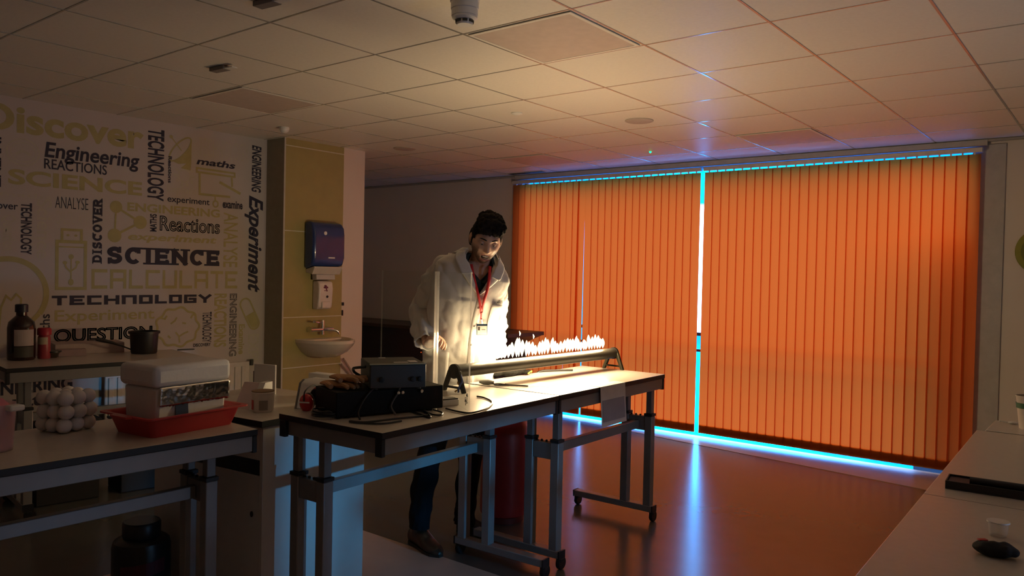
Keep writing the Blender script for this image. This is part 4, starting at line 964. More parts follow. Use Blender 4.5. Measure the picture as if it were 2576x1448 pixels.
WORDS = [
('Discover',1.818,2.886,2.363,2.547,0,'g','fat'),
('Engineering',2.205,2.856,2.223,2.331,0,'d','slabl'),
('REACTIONS',2.203,2.62,2.147,2.217,0,'d','sans'),
('SCIENCE',1.985,2.879,2.02,2.123,0,'g','fat'),
('TECHNOLOGY',2.918,3.047,1.993,2.535,-90,'d','bold'),
('Reactions',3.079,3.108,2.14,2.345,-90,'d','bold'),
('TECHNOLOGY',3.328,3.773,2.383,2.528,0,'f','thin'),
('maths',3.31,3.653,2.311,2.365,0,'d','boldi'),
('ENGINEERING',3.807,3.899,2.138,2.533,-90,'d','boldi'),
('experiment',3.076,3.427,1.98,2.041,0,'d','sans'),
('examine',3.543,3.725,1.983,2.048,0,'d','bold'),
('Experiment',3.746,3.921,1.291,2.108,-90,'d','script'),
('Explore',3.072,3.316,2.056,2.124,0,'f','sans'),
('Discover',1.804,2.045,1.852,1.9,0,'d','sans'),
('TECHNOLOGY',2.063,2.131,1.556,1.903,-90,'d','bold'),
('ANALYSE',2.276,2.494,1.884,1.966,0,'d','thin'),
('CALCULATE',2.277,2.495,1.777,1.864,0,'f','thin'),
('DISCOVER',2.523,2.595,1.505,1.976,90,'d','slab'),
('ENGINEERING',2.77,3.519,1.901,1.966,0,'g','bold'),
('MATHS',2.941,2.994,1.759,1.892,90,'d','bold'),
('Reactions',3.019,3.521,1.768,1.884,0,'d','outline'),
('experiment',2.778,3.494,1.672,1.74,0,'g','boldi'),
('SCIENCE',2.628,3.521,1.501,1.64,0,'d','slab'),
('ANALYSE',3.555,3.686,1.5,1.948,-90,'g','sans'),
('CALCULATE',2.521,3.687,1.325,1.467,0,'g','square'),
('TECHNOLOGY',2.26,3.46,1.21,1.281,0,'d','squareb'),
('Experiment',2.279,2.985,1.071,1.176,0,'g','sans'),
('QUESTION',2.275,2.971,0.933,1.044,0,'d','slabo'),
('maths',2.186,2.249,0.943,1.151,90,'d','sans'),
('TECHNOLOGY',3.38,3.46,0.892,1.137,-90,'d','sans'),
('REACTIONS',3.48,3.594,0.846,1.283,-90,'g','bold'),
('ENGINEERING',3.62,3.686,0.763,1.282,-90,'d','outline'),
('DISCOVERY',3.304,3.455,0.86,0.886,0,'d','bold'),
('EXPLORE',3.793,3.9,0.444,0.936,-90,'f','sans'),
('Examine',3.707,3.763,0.774,1.025,-90,'g','bold'),
('ENGINEERING',1.703,2.4,0.618,0.711,0,'d','bold'),
('Calculate',1.704,2.271,0.527,0.612,0,'d','bold'),
('INVENT',1.892,1.944,1.995,2.32,-90,'d','bold'),
('maths',1.939,2.253,1.938,1.97,0,'f','sans'),
('Question',1.941,2.035,1.579,1.816,-90,'f','bold'),
('Science',2.16,2.255,1.532,1.94,-90,'f','sans'),
]
for t, y0, y1, z0, z1, rot, c, st in WORDS:
    if st == 'fat': fit(*font_text(t, bold=.032), y0, y1, z0, z1, rot, c)
    elif st == 'slab': polys_fit(stroke_text(t, .25, serif=True), y0, y1, z0, z1, rot, c)
    elif st == 'slabo': fit(*font_text(t, outline=.034), y0, y1, z0, z1, rot, c)
    elif st == 'slabl': fit(*font_text(t, bold=.022, shear=.12), y0, y1, z0-.03, z1, rot, c)
    elif st == 'sans': fit(*font_text(t, bold=.012), y0, y1, z0, z1, rot, c)
    elif st == 'bold': fit(*font_text(t, bold=.03), y0, y1, z0, z1, rot, c)
    elif st == 'boldi': fit(*font_text(t, bold=.028, shear=.2), y0, y1, z0, z1, rot, c)
    elif st == 'script': fit(*font_text(t, bold=.03, shear=.35), y0, y1, z0, z1, rot, c)
    elif st == 'thin': fit(*font_text(t, bold=-.012), y0, y1, z0, z1, rot, c)
    elif st == 'outline': fit(*font_text(t, outline=.022), y0, y1, z0, z1, rot, c)
    elif st == 'square': polys_fit(stroke_text(t, .17, sq=True, gap=.2), y0, y1, z0, z1, rot, c)
    elif st == 'squareb': polys_fit(stroke_text(t, .26, sq=True, gap=.2), y0, y1, z0, z1, rot, c)
# pictograms, as line drawings in wall coordinates (y, z)
LIFT = [0]
def line(key, pts, w, closed=False):
    if closed: pts = list(pts)+[pts[0]]
    LIFT[0] += 1; xx = XM+{'d': .0014, 'g': .0012, 'f': .0007}[key]+LIFT[0]*6e-6; m = MUR[key]
    P_ = [Vector(p) for p in pts]; n_ = len(P_); L_, R_ = [], []
    for i in range(n_):
        if closed: d0, d1 = P_[i]-P_[i-1 if i else n_-2], P_[(i+1) if i < n_-1 else 1]-P_[i]
        else: d0 = P_[i]-P_[i-1] if i else P_[1]-P_[0]; d1 = P_[i+1]-P_[i] if i < n_-1 else d0
        d0 = d0.normalized(); d1 = d1.normalized(); t_ = (d0+d1).normalized() if (d0+d1).length > 1e-4 else d0
        k = 1/max(.45, t_.dot(d0)); nn = Vector((-t_.y, t_.x))*w/2*k
        L_.append((xx, *(P_[i]+nn))); R_.append((xx, *(P_[i]-nn)))
    m.add(L_+R_, [(i, i+n_, i+n_+1, i+1) for i in range(n_-1)])
def blob(key, pts):
    LIFT[0] += 1; xx = XM+{'d': .0014, 'g': .0012, 'f': .0007}[key]+LIFT[0]*6e-6; MUR[key].add([(xx, p[0], p[1]) for p in pts], [tuple(range(len(pts)))])
def ell(c, rx, ry, a0=0, a1=360, n=28, rot=0):
    o = []
    for k in range(n+1):
        a = math.radians(a0+(a1-a0)*k/n); x, y = rx*math.cos(a), ry*math.sin(a)
        o.append((c[0]+x*math.cos(rot)-y*math.sin(rot), c[1]+x*math.sin(rot)+y*math.cos(rot)))
    return o
# satellite dish
line('g', ell((3.175, 2.41), .125, .045, n=30, rot=.85), .012)
blob('g', [(3.10, 2.315), (3.15, 2.33), (3.20, 2.365), (3.245, 2.42), (3.268, 2.49), (3.267, 2.31), (3.262, 2.255), (3.18, 2.265), (3.225, 2.305), (3.16, 2.295)])
line('g', [(3.105, 2.49), (3.185, 2.40)], .008); blob('g', ell((3.10, 2.497), .014, .014, n=12)[:-1])
# gear
line('f', ell((3.212, 2.208), .05, .05), .014)
for k in range(10): a = k*PI/5; line('f', [(3.212+.06*math.cos(a), 2.208+.06*math.sin(a)), (3.212+.085*math.cos(a), 2.208+.085*math.sin(a))], .02)
# easel board
line('g', [(3.314, 2.282), (3.647, 2.276), (3.648, 2.246), (3.314, 2.251)], .016, True)
line('g', [(3.338, 2.244), (3.341, 2.078), (3.61, 2.078)], .018); line('g', [(3.622, 2.237), (3.627, 2.162)], .018); line('g', [(3.705, 2.112), (3.512, 2.19)], .022)
line('g', [(3.475, 2.07), (3.478, 2.03)], .012); line('g', ell((3.48, 2.01), .022, .025, n=16), .012)
# molecule
for c, rr in (((2.689, 1.924), .045), ((2.868, 1.822), .05), ((2.68, 1.714), .05)): blob('g', ell(c, rr, rr, n=20)[:-1])
line('g', [(2.689, 1.924), (2.868, 1.822)], .017); line('g', [(2.868, 1.822), (2.68, 1.714)], .017); line('g', [(2.68, 1.714), (2.689, 1.924)], .013)
# memory stick
line('g', [(2.322, 1.655), (2.322, 1.738), (2.45, 1.738), (2.45, 1.655)], .018)
line('g', [(2.29, 1.655), (2.478, 1.655), (2.478, 1.327), (2.29, 1.327)], .022, True); line('g', [(2.30, 1.618), (2.47, 1.618)], .009)
for y in (2.36, 2.412): blob('g', ell((y, 1.70), .011, .008, n=10)[:-1])
line('g', [(2.383, 1.54), (2.383, 1.38)], .009); blob('g', ell((2.383, 1.55), .018, .018, n=12)[:-1]); blob('g', ell((2.383, 1.372), .018, .024, n=12)[:-1])
line('g', [(2.342, 1.503), (2.35, 1.475), (2.383, 1.44)], .011); line('g', [(2.424, 1.505), (2.416, 1.475), (2.383, 1.45)], .011)
blob('g', ell((2.342, 1.508), .016, .012, n=10)[:-1]); blob('g', ell((2.426, 1.512), .016, .012, n=10)[:-1])
# light bulb
line('g', ell((1.99, 1.29), .235, .235, -35, 215, 40), .036)
line('g', [(2.18, 1.155), (2.13, 1.10), (2.10, 1.02), (2.10, .90)], .03); line('g', [(1.93, .90), (1.95, 1.2), (1.98, 1.28), (2.01, 1.25), (2.04, 1.29), (2.07, 1.26), (2.06, 1.1), (2.05, .9)], .012)
# brain
bp_ = [(3.173+(.172+.010*math.cos(9*a))*math.cos(a), 1.024+(.148+.009*math.cos(9*a))*math.sin(a)) for a in np.linspace(0, 2*PI, 72)]
line('g', bp_, .017)
for pts in ([(3.03, 1.10), (3.07, 1.09), (3.085, 1.115)], [(3.115, 1.05), (3.15, 1.075), (3.165, 1.10)], [(3.21, 1.055), (3.24, 1.05)], [(3.28, 1.09), (3.295, 1.115), (3.325, 1.12)],
            [(3.19, .90), (3.185, .95), (3.225, .972), (3.26, .985)], [(3.185, .95), (3.155, .985)], [(3.095, .96), (3.115, .94)]): line('g', pts, .013)
# capsule
def capsule(p, q, rr, w):
    p, q = Vector(p), Vector(q); d = (q-p).normalized(); a = math.atan2(d.y, d.x)
    pts = ell(p, rr, rr, math.degrees(a)+90, math.degrees(a)+270, 12)+ell(q, rr, rr, math.degrees(a)-90, math.degrees(a)+90, 12)
    line('g', pts, w, True)
    mdl = (p+q)/2; n = Vector((-d.y, d.x)); blob('g', [tuple(mdl+n*rr*.8), tuple(mdl-n*rr*.8)]+ell(q, rr*.8, rr*.8, math.degrees(a)-90, math.degrees(a)+90, 12))
capsule((3.768, 1.19), (3.85, 1.03), .05, .014)
# round seal
line('f', ell((2.073, 2.239), .098, .088), .012); line('f', ell((2.073, 2.239), .076, .064), .008); line('f', [(2.03, 2.22), (2.07, 2.25), (2.12, 2.225)], .02)
M_ld = mat('ink_navy', (.022, .020, .045), .7); M_lg = mat('ink_olive', (.40, .36, .17), .7); M_lf = mat('ink_faint', (.50, .475, .41), .7)
obj('dark_lettering', MUR['d'], M_ld, wm); obj('green_lettering', MUR['g'], M_lg, wm); obj('faint_lettering', MUR['f'], M_lf, wm)
# ---------------------------------------------------------------- the man
D0 = 4.36
ORG = Vector((-3.0, 3.2, 0))
E_R = Vector((math.cos(YAW), -math.sin(YAW), 0)); E_T = Vector((-math.sin(YAW), -math.cos(YAW), 0)); UP = Vector((0, 0, 1))
def P(px, py, d): return Vector(at(px, py, D0-d))-ORG
man = thing('person', ORG, 0, 'man in a white lab coat with a red lanyard leaning over the row of flames', 'person')
M_skin = mat('skin', (.66, .41, .30), .5, var=.05, sub=.08)
M_coat = mat('coat_cloth', (.60, .57, .55), .85, var=.02, scale=11, bump=.55)
M_shirt = mat('shirt_dark', (.010, .022, .022), .8)
M_trs = mat('trouser_navy', (.008, .008, .011), .9, var=.15, spec=.15)
M_boot = mat('boot_brown', (.028, .016, .010), .45, var=.2)
M_hair = mat('hair_dark', (.012, .008, .007), .8, var=.4, scale=60, spec=.12)
yw = math.radians(18)
FWD = E_T*math.cos(yw)+E_R*math.sin(yw); LFT = E_R*math.cos(yw)-E_T*math.sin(yw)
# torso rings: py, px, half width, half depth, towards camera, roll(deg)
TOR = [(1072, 1146, .226, .135, -.12, 0), (1015, 1147, .219, .135, -.115, 0), (960, 1150, .210, .132, -.10, 0), (905, 1152, .202, .132, -.05, 1), (850, 1156, .195, .136, .03, 2),
       (800, 1164, .190, .138, .09, 3), (755, 1174, .190, .143, .16, 5), (720, 1181, .196, .145, .185, 7), (694, 1186, .198, .138, .205, 9), (674, 1189, .188, .120, .215, 10),
       (660, 1192, .160, .100, .222, 10), (648, 1196, .122, .084, .23, 9), (638, 1201, .088, .073, .24, 7), (629, 1205, .066, .066, .255, 5)]
PYS = [t[0] for t in TOR]
def tor(py):
    py = min(max(py, PYS[-1]), PYS[0])
    for a, b in zip(TOR[:-1], TOR[1:]):
        if b[0] <= py <= a[0]:
            k = (a[0]-py)/(a[0]-b[0]); return [x+(y-x)*k for x, y in zip(a, b)]
def S(py, th, off=0.0):
    """surface point; th=90deg is the front, 0 the man's left (image right)"""
    _, px, a, b, d, ro = tor(py)
    c = P(px, py, d); ro = math.radians(ro); u = LFT*math.cos(ro)-UP*math.sin(ro)
    ct, st = math.cos(th), math.sin(th); e = .86
    x = (abs(ct)**e)*(1 if ct >= 0 else -1); y = (abs(st)**e)*(1 if st >= 0 else -1)
    return c+u*((a+off)*x)+FWD*((b+off)*y)
def veeth(py):   # half-angle of the neck opening
    pts = [(738, 0.0), (715, .10), (690, .20), (668, .31), (650, .55), (638, .80), (620, 1.05)]
    if py >= 738: return 0.0
    for a, b in zip(pts[:-1], pts[1:]):
        if b[0] <= py <= a[0]: return a[1]+(b[1]-a[1])*(a[0]-py)/(a[0]-b[0])
    return 1.05
TH0 = PI/2-.06     # the opening sits a touch toward his left
def wr(p, k=1.0):  # cloth wrinkles
    q = Vector((p.x*5.2+p.z*2.0, p.y*5.2, p.z*1.9))
    r = noise.noise(q)*.016 + noise.noise(q*2.3+Vector((3, 1, 7)))*.010 + (abs(noise.noise(Vector((p.x*9+p.z*4, p.y*9-p.z*3, p.z*2.2))))**.6)*.016-.006
    r += (abs(noise.noise(Vector((p.x*15-p.z*7, p.y*15+p.z*6, p.z*3+4))))**.6)*.010-.004
    return r*k
cm = MB(); NT = 140; pys = list(np.linspace(1072, 631, 120))
rows = []
for py in pys:
    v = veeth(py); row = []
    for j in range(NT+1):
        s = -1+2*j/NT     # from opening edge round the back to the other edge
        th = TH0+v+ (2*PI-2*v)*(j/NT)
        p = S(py, th); n = (p-P(tor(py)[1], py, tor(py)[4])).normalized()
        k = 1.0 if py > 680 else .45
        fade = min(1, min(j, NT-j)/5)
        flare = .014*math.sin(th*7+1.3)*max(0, (py-900)/170) if py > 900 else 0
        row.append(tuple(p+n*(wr(p, k)*fade+flare+ (.006 if j < 2 else 0))))
    rows.append(row)
cm.rings(rows, closed=False, caps=False)
def sleeve(m, pts, rad, seed, sub=9, n=40, wk=1.0):
    path = smooth_path(pts, sub); k = len(path)
    rr = np.interp(np.linspace(0, len(pts)-1, k), range(len(pts)), rad)
    rs = []; up = None
    for i, p in enumerate(path):
        t = (path[min(i+1, k-1)]-path[max(i-1, 0)]).normalized()
        u = (up if up is not None else FWD); u = (u-t*u.dot(t)).normalized(); w = t.cross(u); up = u; row = []
        for j in range(n):
            a = 2*PI*j/n; nn = u*math.cos(a)+w*math.sin(a)
            f = (math.sin(i*.8+2.6*math.sin(a+seed)+seed)*.0045+noise.noise(Vector((i*.17+seed, math.cos(a)*1.3, math.sin(a)*1.3)))*.016+(abs(noise.noise(Vector((i*.26+math.cos(a)*2.0, math.sin(a)*2.4, seed))))**.7)*.020-.008)*wk
            row.append(tuple(p+nn*(rr[i]+f*min(1, i/4))))
        rs.append(row)
    m.rings(rs, caps=False)
    return path
RSH, REL, RWR = P(1122, 688, .18), P(1070, 776, .0), P(1076, 862, .19)
LSH, LEL, LWR = P(1232, 712, .17), P(1238, 815, -.01), P(1240, 890, -.12)
sleeve(cm, [P(1150, 672, .2), RSH, (RSH+REL)/2+E_R*.0, REL, (REL+RWR)/2-E_R*.008, RWR], [.085, .098, .088, .083, .072, .058], 1.0, wk=1.25)
sleeve(cm, [P(1215, 694, .2), LSH, (LSH+LEL)/2+E_R*.004, LEL, (LEL+LWR)/2, LWR], [.075, .088, .082, .078, .068, .056], 4.0, wk=1.1)
coat = obj('lab_coat', cm, M_coat, man, smooth=True, angle=180)
sd = coat.modifiers.new('solid', 'SOLIDIFY'); sd.thickness = .003; sd.offset = -1
# lapels and collar: strips lying on the coat
def strip(name, f, nu, nv, m, parent, th=.002):
    mb = MB(); mb.rings([[tuple(f(i/nu, j/nv)) for j in range(nv+1)] for i in range(nu+1)], closed=False, caps=False)
    o = obj(name, mb, m, parent, smooth=True, angle=180); s2 = o.modifiers.new('solid', 'SOLIDIFY'); s2.thickness = th; s2.offset = 0
    return o
def lapel(sgn):
    def f(u, v):
        py = 738+(683-738)*u; wdt = .015+.24*u
        th = TH0+sgn*(veeth(py)+wdt*v)
        return S(py+4*v*u, th, .014+.004*math.sin(PI*v))
    return f
def collar(sgn):
    def f(u, v):
        py = 690+(636-690)*u; th = TH0+sgn*(veeth(py)+(.24+.12*u)*v-.02)
        return S(py+6*v, th, .02+.012*(1-v)*u+.004)
    return f
for sg in (1, -1):
    strip('lapel', lapel(sg), 14, 6, M_coat, coat); strip('collar', collar(sg), 12, 6, M_coat, coat)
def cback(u, v):
    th = TH0+.9+(2*PI-1.8)*u; return S(630+16*v, th, .018-.004*v)+UP*.006*(1-v)
strip('collar', cback, 24, 3, M_coat, coat)
# front edge, pocket, emblem, buttons
strip('front_edge', lambda u, v: S(740+(1060-740)*u, TH0+.015-.16*v, .013), 30, 3, M_coat, coat)
strip('chest_pocket', lambda u, v: S(757+62*u, TH0-.42-.52*v, .012), 6, 6, M_coat, coat)
strip('hip_pocket', lambda u, v: S(880+90*u, TH0+.42+.55*v, .016), 6, 6, M_coat, coat)
M_embl = mat('emblem', (.07, .065, .06), .7)
def smark(u0, u1, v0, v1): return strip('emblem', lambda u, v: S(v0+(v1-v0)*v, TH0-(u0+(u1-u0)*u), .0155), 3, 2, M_embl, coat, .001)
for a in ((.62, .82, 746, 748.5), (.58, .60, 750, 756), (.64, .66, 751, 756), (.68, .70, 750, 756), (.72, .745, 751, 756), (.77, .79, 750, 756), (.82, .84, 750, 756), (.66, .80, 749, 750.5)): smark(*a)
for py in (770, 815, 860, 905): 
    q = S(py, TH0-.05, .016); obj('button', MB().sphere((0, 0, 0), .006, 10, 6), mat('button_white', (.6, .58, .55), .4), coat, smooth=True, loc=q)
# shirt
def shv(py): return max(.004, (702-py)/60*.55) if py < 702 else .002
sm = MB(); sm.rings([[tuple(S(py, TH0+shv(py)+(2*PI-2*shv(py))*j/44, -.016)) for j in range(45)] for py in np.linspace(800, 640, 24)], closed=False, caps=False)
shirt = obj('shirt', sm, M_shirt, man, smooth=True, angle=180)
def scol(sgn):
    def f(u, v):
        py = 706+(640-706)*u; base = .02+.50*u; th = TH0+sgn*(base*(1-v)+(base+.17+.05*u)*v); return S(py+8*v, th, -.008+.006*math.sin(PI*v)+.01*u*(1-v))
    return f
for sg in (1, -1): strip('shirt_collar', scol(sg), 12, 5, M_shirt, shirt)
# trousers
tm_ = MB()
LEG1 = [P(1114, 940, -.11), P(1109, 1020, -.07), P(1096, 1098, .0), P(1074, 1175, .09), P(1060, 1262, .09), P(1054, 1326, .09)]
LEG2 = [P(1182, 940, -.13), P(1186, 1020, -.12), P(1187, 1098, -.11), P(1180, 1175, -.08), P(1173, 1262, -.12), P(1168, 1314, -.135)]
sleeve(tm_, LEG1, [.092, .088, .076, .065, .058, .060], 2.0, wk=.7)
sleeve(tm_, LEG2, [.092, .086, .074, .065, .058, .060], 6.0, wk=.7)
tr = obj('trousers', tm_, M_trs, man, smooth=True, angle=180)
def boot(heel, toe, ankle, nm='boot'):
    h, t = Vector(heel), Vector(toe); d = (t-h); L = d.length; d.normalize(); sdv = Vector((-d.y, d.x, 0)); m = MB(); rs = []
    for k, (s, w2, hh) in enumerate(((0.0, .025, .06), (.04, .038, .10), (.25, .042, .125), (.42, .044, .105), (.6, .050, .072), (.8, .048, .055), (.93, .034, .044), (1.0, .012, .028))):
        c = h+d*(L*s); rs.append([tuple(c+sdv*(w2*math.cos(a))+UP*(max(0, hh*.5+hh*.5*math.sin(a)))) for a in np.linspace(0, 2*PI, 20, endpoint=False)])
    m.rings(rs)
    a = Vector(ankle); b = h+d*(L*.25)+UP*.06
    m.tube([b, (a+b)/2, a+UP*.0], [.045, .042, .042], 18)
    me = applied(m, [('REMESH', dict(mode='VOXEL', voxel_size=.005)), ('SMOOTH', dict(factor=.5, iterations=4))], nm)
    bo = obj(nm, me, M_boot, man, smooth=True, angle=180)
    s = MB(); ps = []
    for k in range(24):
        an = 2*PI*k/24; u = .5-.5*math.cos(an); w2 = np.interp(u, [0, .2, .45, .65, .85, 1], [.028, .04, .042, .049, .044, .012]); ps.append(h+d*(L*u*1.01)+sdv*(w2 if an < PI else -w2))
    s.rings([[tuple(p+UP*.0005) for p in ps], [tuple(p+UP*.016) for p in ps]]); obj('sole', s, mat('sole', (.012, .010, .009), .6), bo)
g = lambda px, py: Vector(on_z(px, py, 0))-ORG
boot(g(1036, 1362), g(1108, 1402), P(1055, 1275, .09))
boot(g(1150, 1334), g(1226, 1341), P(1171, 1272, -.125))

# ---- body: one continuous skin surface (head, neck, trunk, arms, hands, legs)
bm_ = MB()
bm_.rings([[tuple(S(py, 2*PI*j/28, -.035)) for j in range(28)] for py in list(np.linspace(1000, 660, 14))])
def limb(pts, rad): bm_.tube(smooth_path(pts, 5), list(np.interp(np.linspace(0, len(pts)-1, (len(pts)-1)*5+1), range(len(pts)), rad)), 14)
limb([P(1150, 680, .2), RSH, REL, RWR], [.06, .052, .042, .03]); limb([P(1215, 696, .2), LSH, LEL, LWR], [.055, .05, .042, .03])
limb(LEG1+[g(1052, 1360)+UP*.07], [.07, .064, .052, .042, .034, .03, .028]); limb(LEG2+[g(1165, 1336)+UP*.07], [.07, .064, .052, .042, .034, .03, .028])
# hands
def hand(m, wrist, dirv, palm_n, curl, sgn, sc=1.0):
    """dirv: from wrist to knuckles, palm_n: the way the palm faces, sgn: side of the thumb"""
    d = dirv.normalized(); n = (palm_n-d*palm_n.dot(d)).normalized(); s = d.cross(n)*sgn
    rs = []
    for t, w2, th in ((0, .026, .019), (.02, .030, .019), (.05, .038, .017), (.082, .040, .015), (.092, .037, .012)):
        c = wrist+d*t*sc; rs.append([tuple(c+s*(w2*math.cos(a)*sc)+n*(th*math.sin(a)*sc)) for a in np.linspace(0, 2*PI, 16, endpoint=False)])
    m.rings(rs)
    for k, (o, L) in enumerate(((.030, .070), (.0105, .078), (-.0095, .073), (-.029, .058))):
        p = wrist+d*.084*sc+s*o*sc; pts = [p-d*.012*sc]; a = 0; seg = [L*.45, L*.31, L*.24]
        for q, c in zip(seg, (curl[0], curl[1], curl[2])):
            a += c; pts.append(pts[-1]+(d*math.cos(a)+n*math.sin(a))*q*sc+s*(.002*(1.5-k)))
        m.tube(smooth_path(pts, 4), [.0095*sc]*5+[.0088*sc]*4+[.0078*sc]*3+[.0055*sc], 10)
    b = wrist+d*.028*sc+s*.028*sc
    t1 = b+(d*.6+s*.7+n*.35).normalized()*.038*sc; t2 = t1+(d*.8+s*.15+n*.55).normalized()*.03*sc; t3 = t2+(d*.8-s*.15+n*.55).normalized()*.022*sc
    m.tube(smooth_path([b-s*.012-d*.01, t1, t2, t3], 4), [.0135*sc]*5+[.0105*sc]*4+[.0092*sc]*3+[.006*sc], 10)
H1 = MB()
RH0 = RWR+(RWR-REL).normalized()*.012
hand(H1, RH0, (E_R*.75+UP*.35+E_T*.35), (-UP*.7-E_R*.1+E_T*.5), (.75, 1.0, .6), -1)
H1.tube([RWR-(RWR-REL).normalized()*.04, RH0+ (E_R*.01)], [.03, .028], 14)
LH0 = LWR+(LWR-LEL).normalized()*.005
hand(H1, LH0, (-UP*.9-E_T*.1), (-E_R*.9-UP*.1), (.35, .45, .3), 1)
bm_.add(H1.v, H1.f)
# head: local axes
HC = P(1222, 607, .315)
hy, hp, hr = math.radians(9), math.radians(24), math.radians(8)
hf0 = E_T*math.cos(hy)+E_R*math.sin(hy); hl = E_R*math.cos(hy)-E_T*math.sin(hy)
hf = hf0*math.cos(hp)-UP*math.sin(hp); hu = hf0*math.sin(hp)+UP*math.cos(hp)
hu2 = hu*math.cos(hr)+hl*math.sin(hr); hl2 = hl*math.cos(hr)-hu*math.sin(hr); hu, hl = hu2, hl2
HS = 1.0
def HW(x, y, z): return HC+(hl*x+hf*y+hu*z)*HS
def gs(x, s): return math.exp(-(x/s)**2)
def head_pt(n):
    nx, ny, nz = n
    p = Vector((nx*.0765, ny*.097, nz*.118))
    x, y, z = p
    front = max(0, ny)
    if nz < 0:
        k = -nz
        p.x *= 1-.33*k**1.6
        if ny < 0: p.y *= 1-.42*k**1.2
        else: p.y *= 1-.05*k
    if nz > .1: p.x *= 1-.03*nz; 
    if ny > 0: p.y *= .93+.07*(1-abs(nx))
    x, z = p.x, p.z; dy = 0
    f = front**.6
    if ny > 0:
        dy += .026*gs(x, .0125)*(max(0, min(1, (.036-z)/.055))*(1 if z > -.020 else max(0, 1-(-.020-z)/.012)))   # nose
        dy += .005*gs(abs(x)-.010, .007)*gs(z+.017, .008)
        dy += .0075*gs(z-.040, .011)*gs(x, .05)              # brow
        dy -= .015*gs(abs(x)-.031, .016)*gs(z-.020, .011)    # sockets
        dy += .006*gs(abs(x)-.043, .016)*gs(z+.012, .016)    # cheek bones
        dy -= .006*gs(abs(x)-.048, .016)*gs(z+.055, .02)     # hollow cheeks
        dy += .006*gs(x, .024)*(gs(z+.039, .006)+gs(z+.077, .007))  # lips
        dy -= .030*gs(x, .019)*gs(z+.057, .0105)             # open mouth
        dy += .009*gs(x, .022)*gs(z+.100, .014)              # chin
        dy -= .004*gs(x, .03)*gs(z+.088, .007)
    p.y += dy*f
    return p
hm = MB(); nu, nv = 96, 88; prof = []
for i in range(nv+1):
    a = PI*i/nv; row = []
    for j in range(nu):
        b = 2*PI*j/nu; n = (math.sin(a)*math.cos(b), math.sin(a)*math.sin(b), -math.cos(a)); row.append(tuple(HW(*head_pt(n))))
    prof.append(row)
hm.rings(prof)
bm_.add(hm.v, hm.f)
for s in (-1, 1):   # ears
    e = MB(); 
    e.sphere((0, 0, 0), 1, 16, 12, sc=(.010, .019, .031)); R = Matrix((hl, hf, hu)).transposed()
    er = MB()
    for v in e.v:
        q = Vector(v); q = Vector((q.x+s*abs(q.y+.004)*(-.0)+s*.006*(1 if q.y < 0 else 0)*abs(q.y)/.02, q.y-.012, q.z+.004)); er.v.append(tuple(HW(s*.0765+q.x, q.y, q.z)))
    er.f = e.f; er.m = e.m; bm_.add(er.v, er.f)
bm_.tube([P(1204, 672, .22), P(1211, 650, .245), HW(0, -.028, -.05)], [.062, .056, .058], 22)
body_me = applied(bm_, [('REMESH', dict(mode='VOXEL', voxel_size=.0034)), ('SMOOTH', dict(factor=.5, iterations=2))], 'body')
# beard stubble: a colour of the skin itself, by position on the head
vc = body_me.color_attributes.new('stubble', 'FLOAT_COLOR', 'POINT')
Rm = Matrix((hl, hf, hu))
cols = []
for v in body_me.vertices:
    q = Rm @ (Vector(v.co)-HC); s = 0
    if abs(q.x) < .09 and q.z < .02 and q.z > -.14 and q.y > -.03:
        jaw = max(0, min(1, (-.028-q.z-.30*max(0, .02-abs(q.x)*.0))/.03)) if q.y > .03 else max(0, min(1, (.012-q.z)/.03))
        if q.y > .03 and abs(q.x) > .042: jaw = max(jaw, max(0, min(1, (.004-q.z)/.03)))
        if q.y <= .03: jaw *= max(0, min(1, (abs(q.x)-.035)/.02))
        s = jaw
        if -.056 > q.z > -.078 and abs(q.x) < .024 and q.y > .06: s = 0
        if q.z < -.118: s *= max(0, 1-(-.118-q.z)/.02)
    lip = 1 if (q.y > .06 and abs(q.x) < .026 and (-.047 < q.z < -.038 or -.082 < q.z < -.071)) else 0
    cols += [s, lip, 0, 1]
vc.data.foreach_set('color', cols)
t = M_skin.node_tree; b = t.nodes['Principled BSDF']; at_ = t.nodes.new('ShaderNodeAttribute'); at_.attribute_name = 'stubble'; sp = t.nodes.new('ShaderNodeSeparateColor')
t.links.new(at_.outputs['Color'], sp.inputs[0]); src = b.inputs['Base Color'].links[0].from_socket
m1 = t.nodes.new('ShaderNodeMix'); m1.data_type = 'RGBA'; m1.inputs['B'].default_value = (.13, .075, .055, 1)
nz = t.nodes.new('ShaderNodeTexNoise'); nz.inputs['Scale'].default_value = 260; mu = t.nodes.new('ShaderNodeMath'); mu.operation = 'MULTIPLY'
ad = t.nodes.new('ShaderNodeMath'); ad.operation = 'ADD'; ad.inputs[1].default_value = .35; t.links.new(nz.outputs['Fac'], ad.inputs[0])
t.links.new(sp.outputs[0], mu.inputs[0]); t.links.new(ad.outputs[0], mu.inputs[1]); t.links.new(mu.outputs[0], m1.inputs['Factor']); t.links.new(src, m1.inputs['A'])
m2 = t.nodes.new('ShaderNodeMix'); m2.data_type = 'RGBA'; m2.inputs['B'].default_value = (.36, .13, .11, 1); t.links.new(sp.outputs[1], m2.inputs['Factor']); t.links.new(m1.outputs['Result'], m2.inputs['A'])
t.links.new(m2.outputs['Result'], b.inputs['Base Color'])
body = obj('body', body_me, M_skin, man, smooth=True, angle=180)
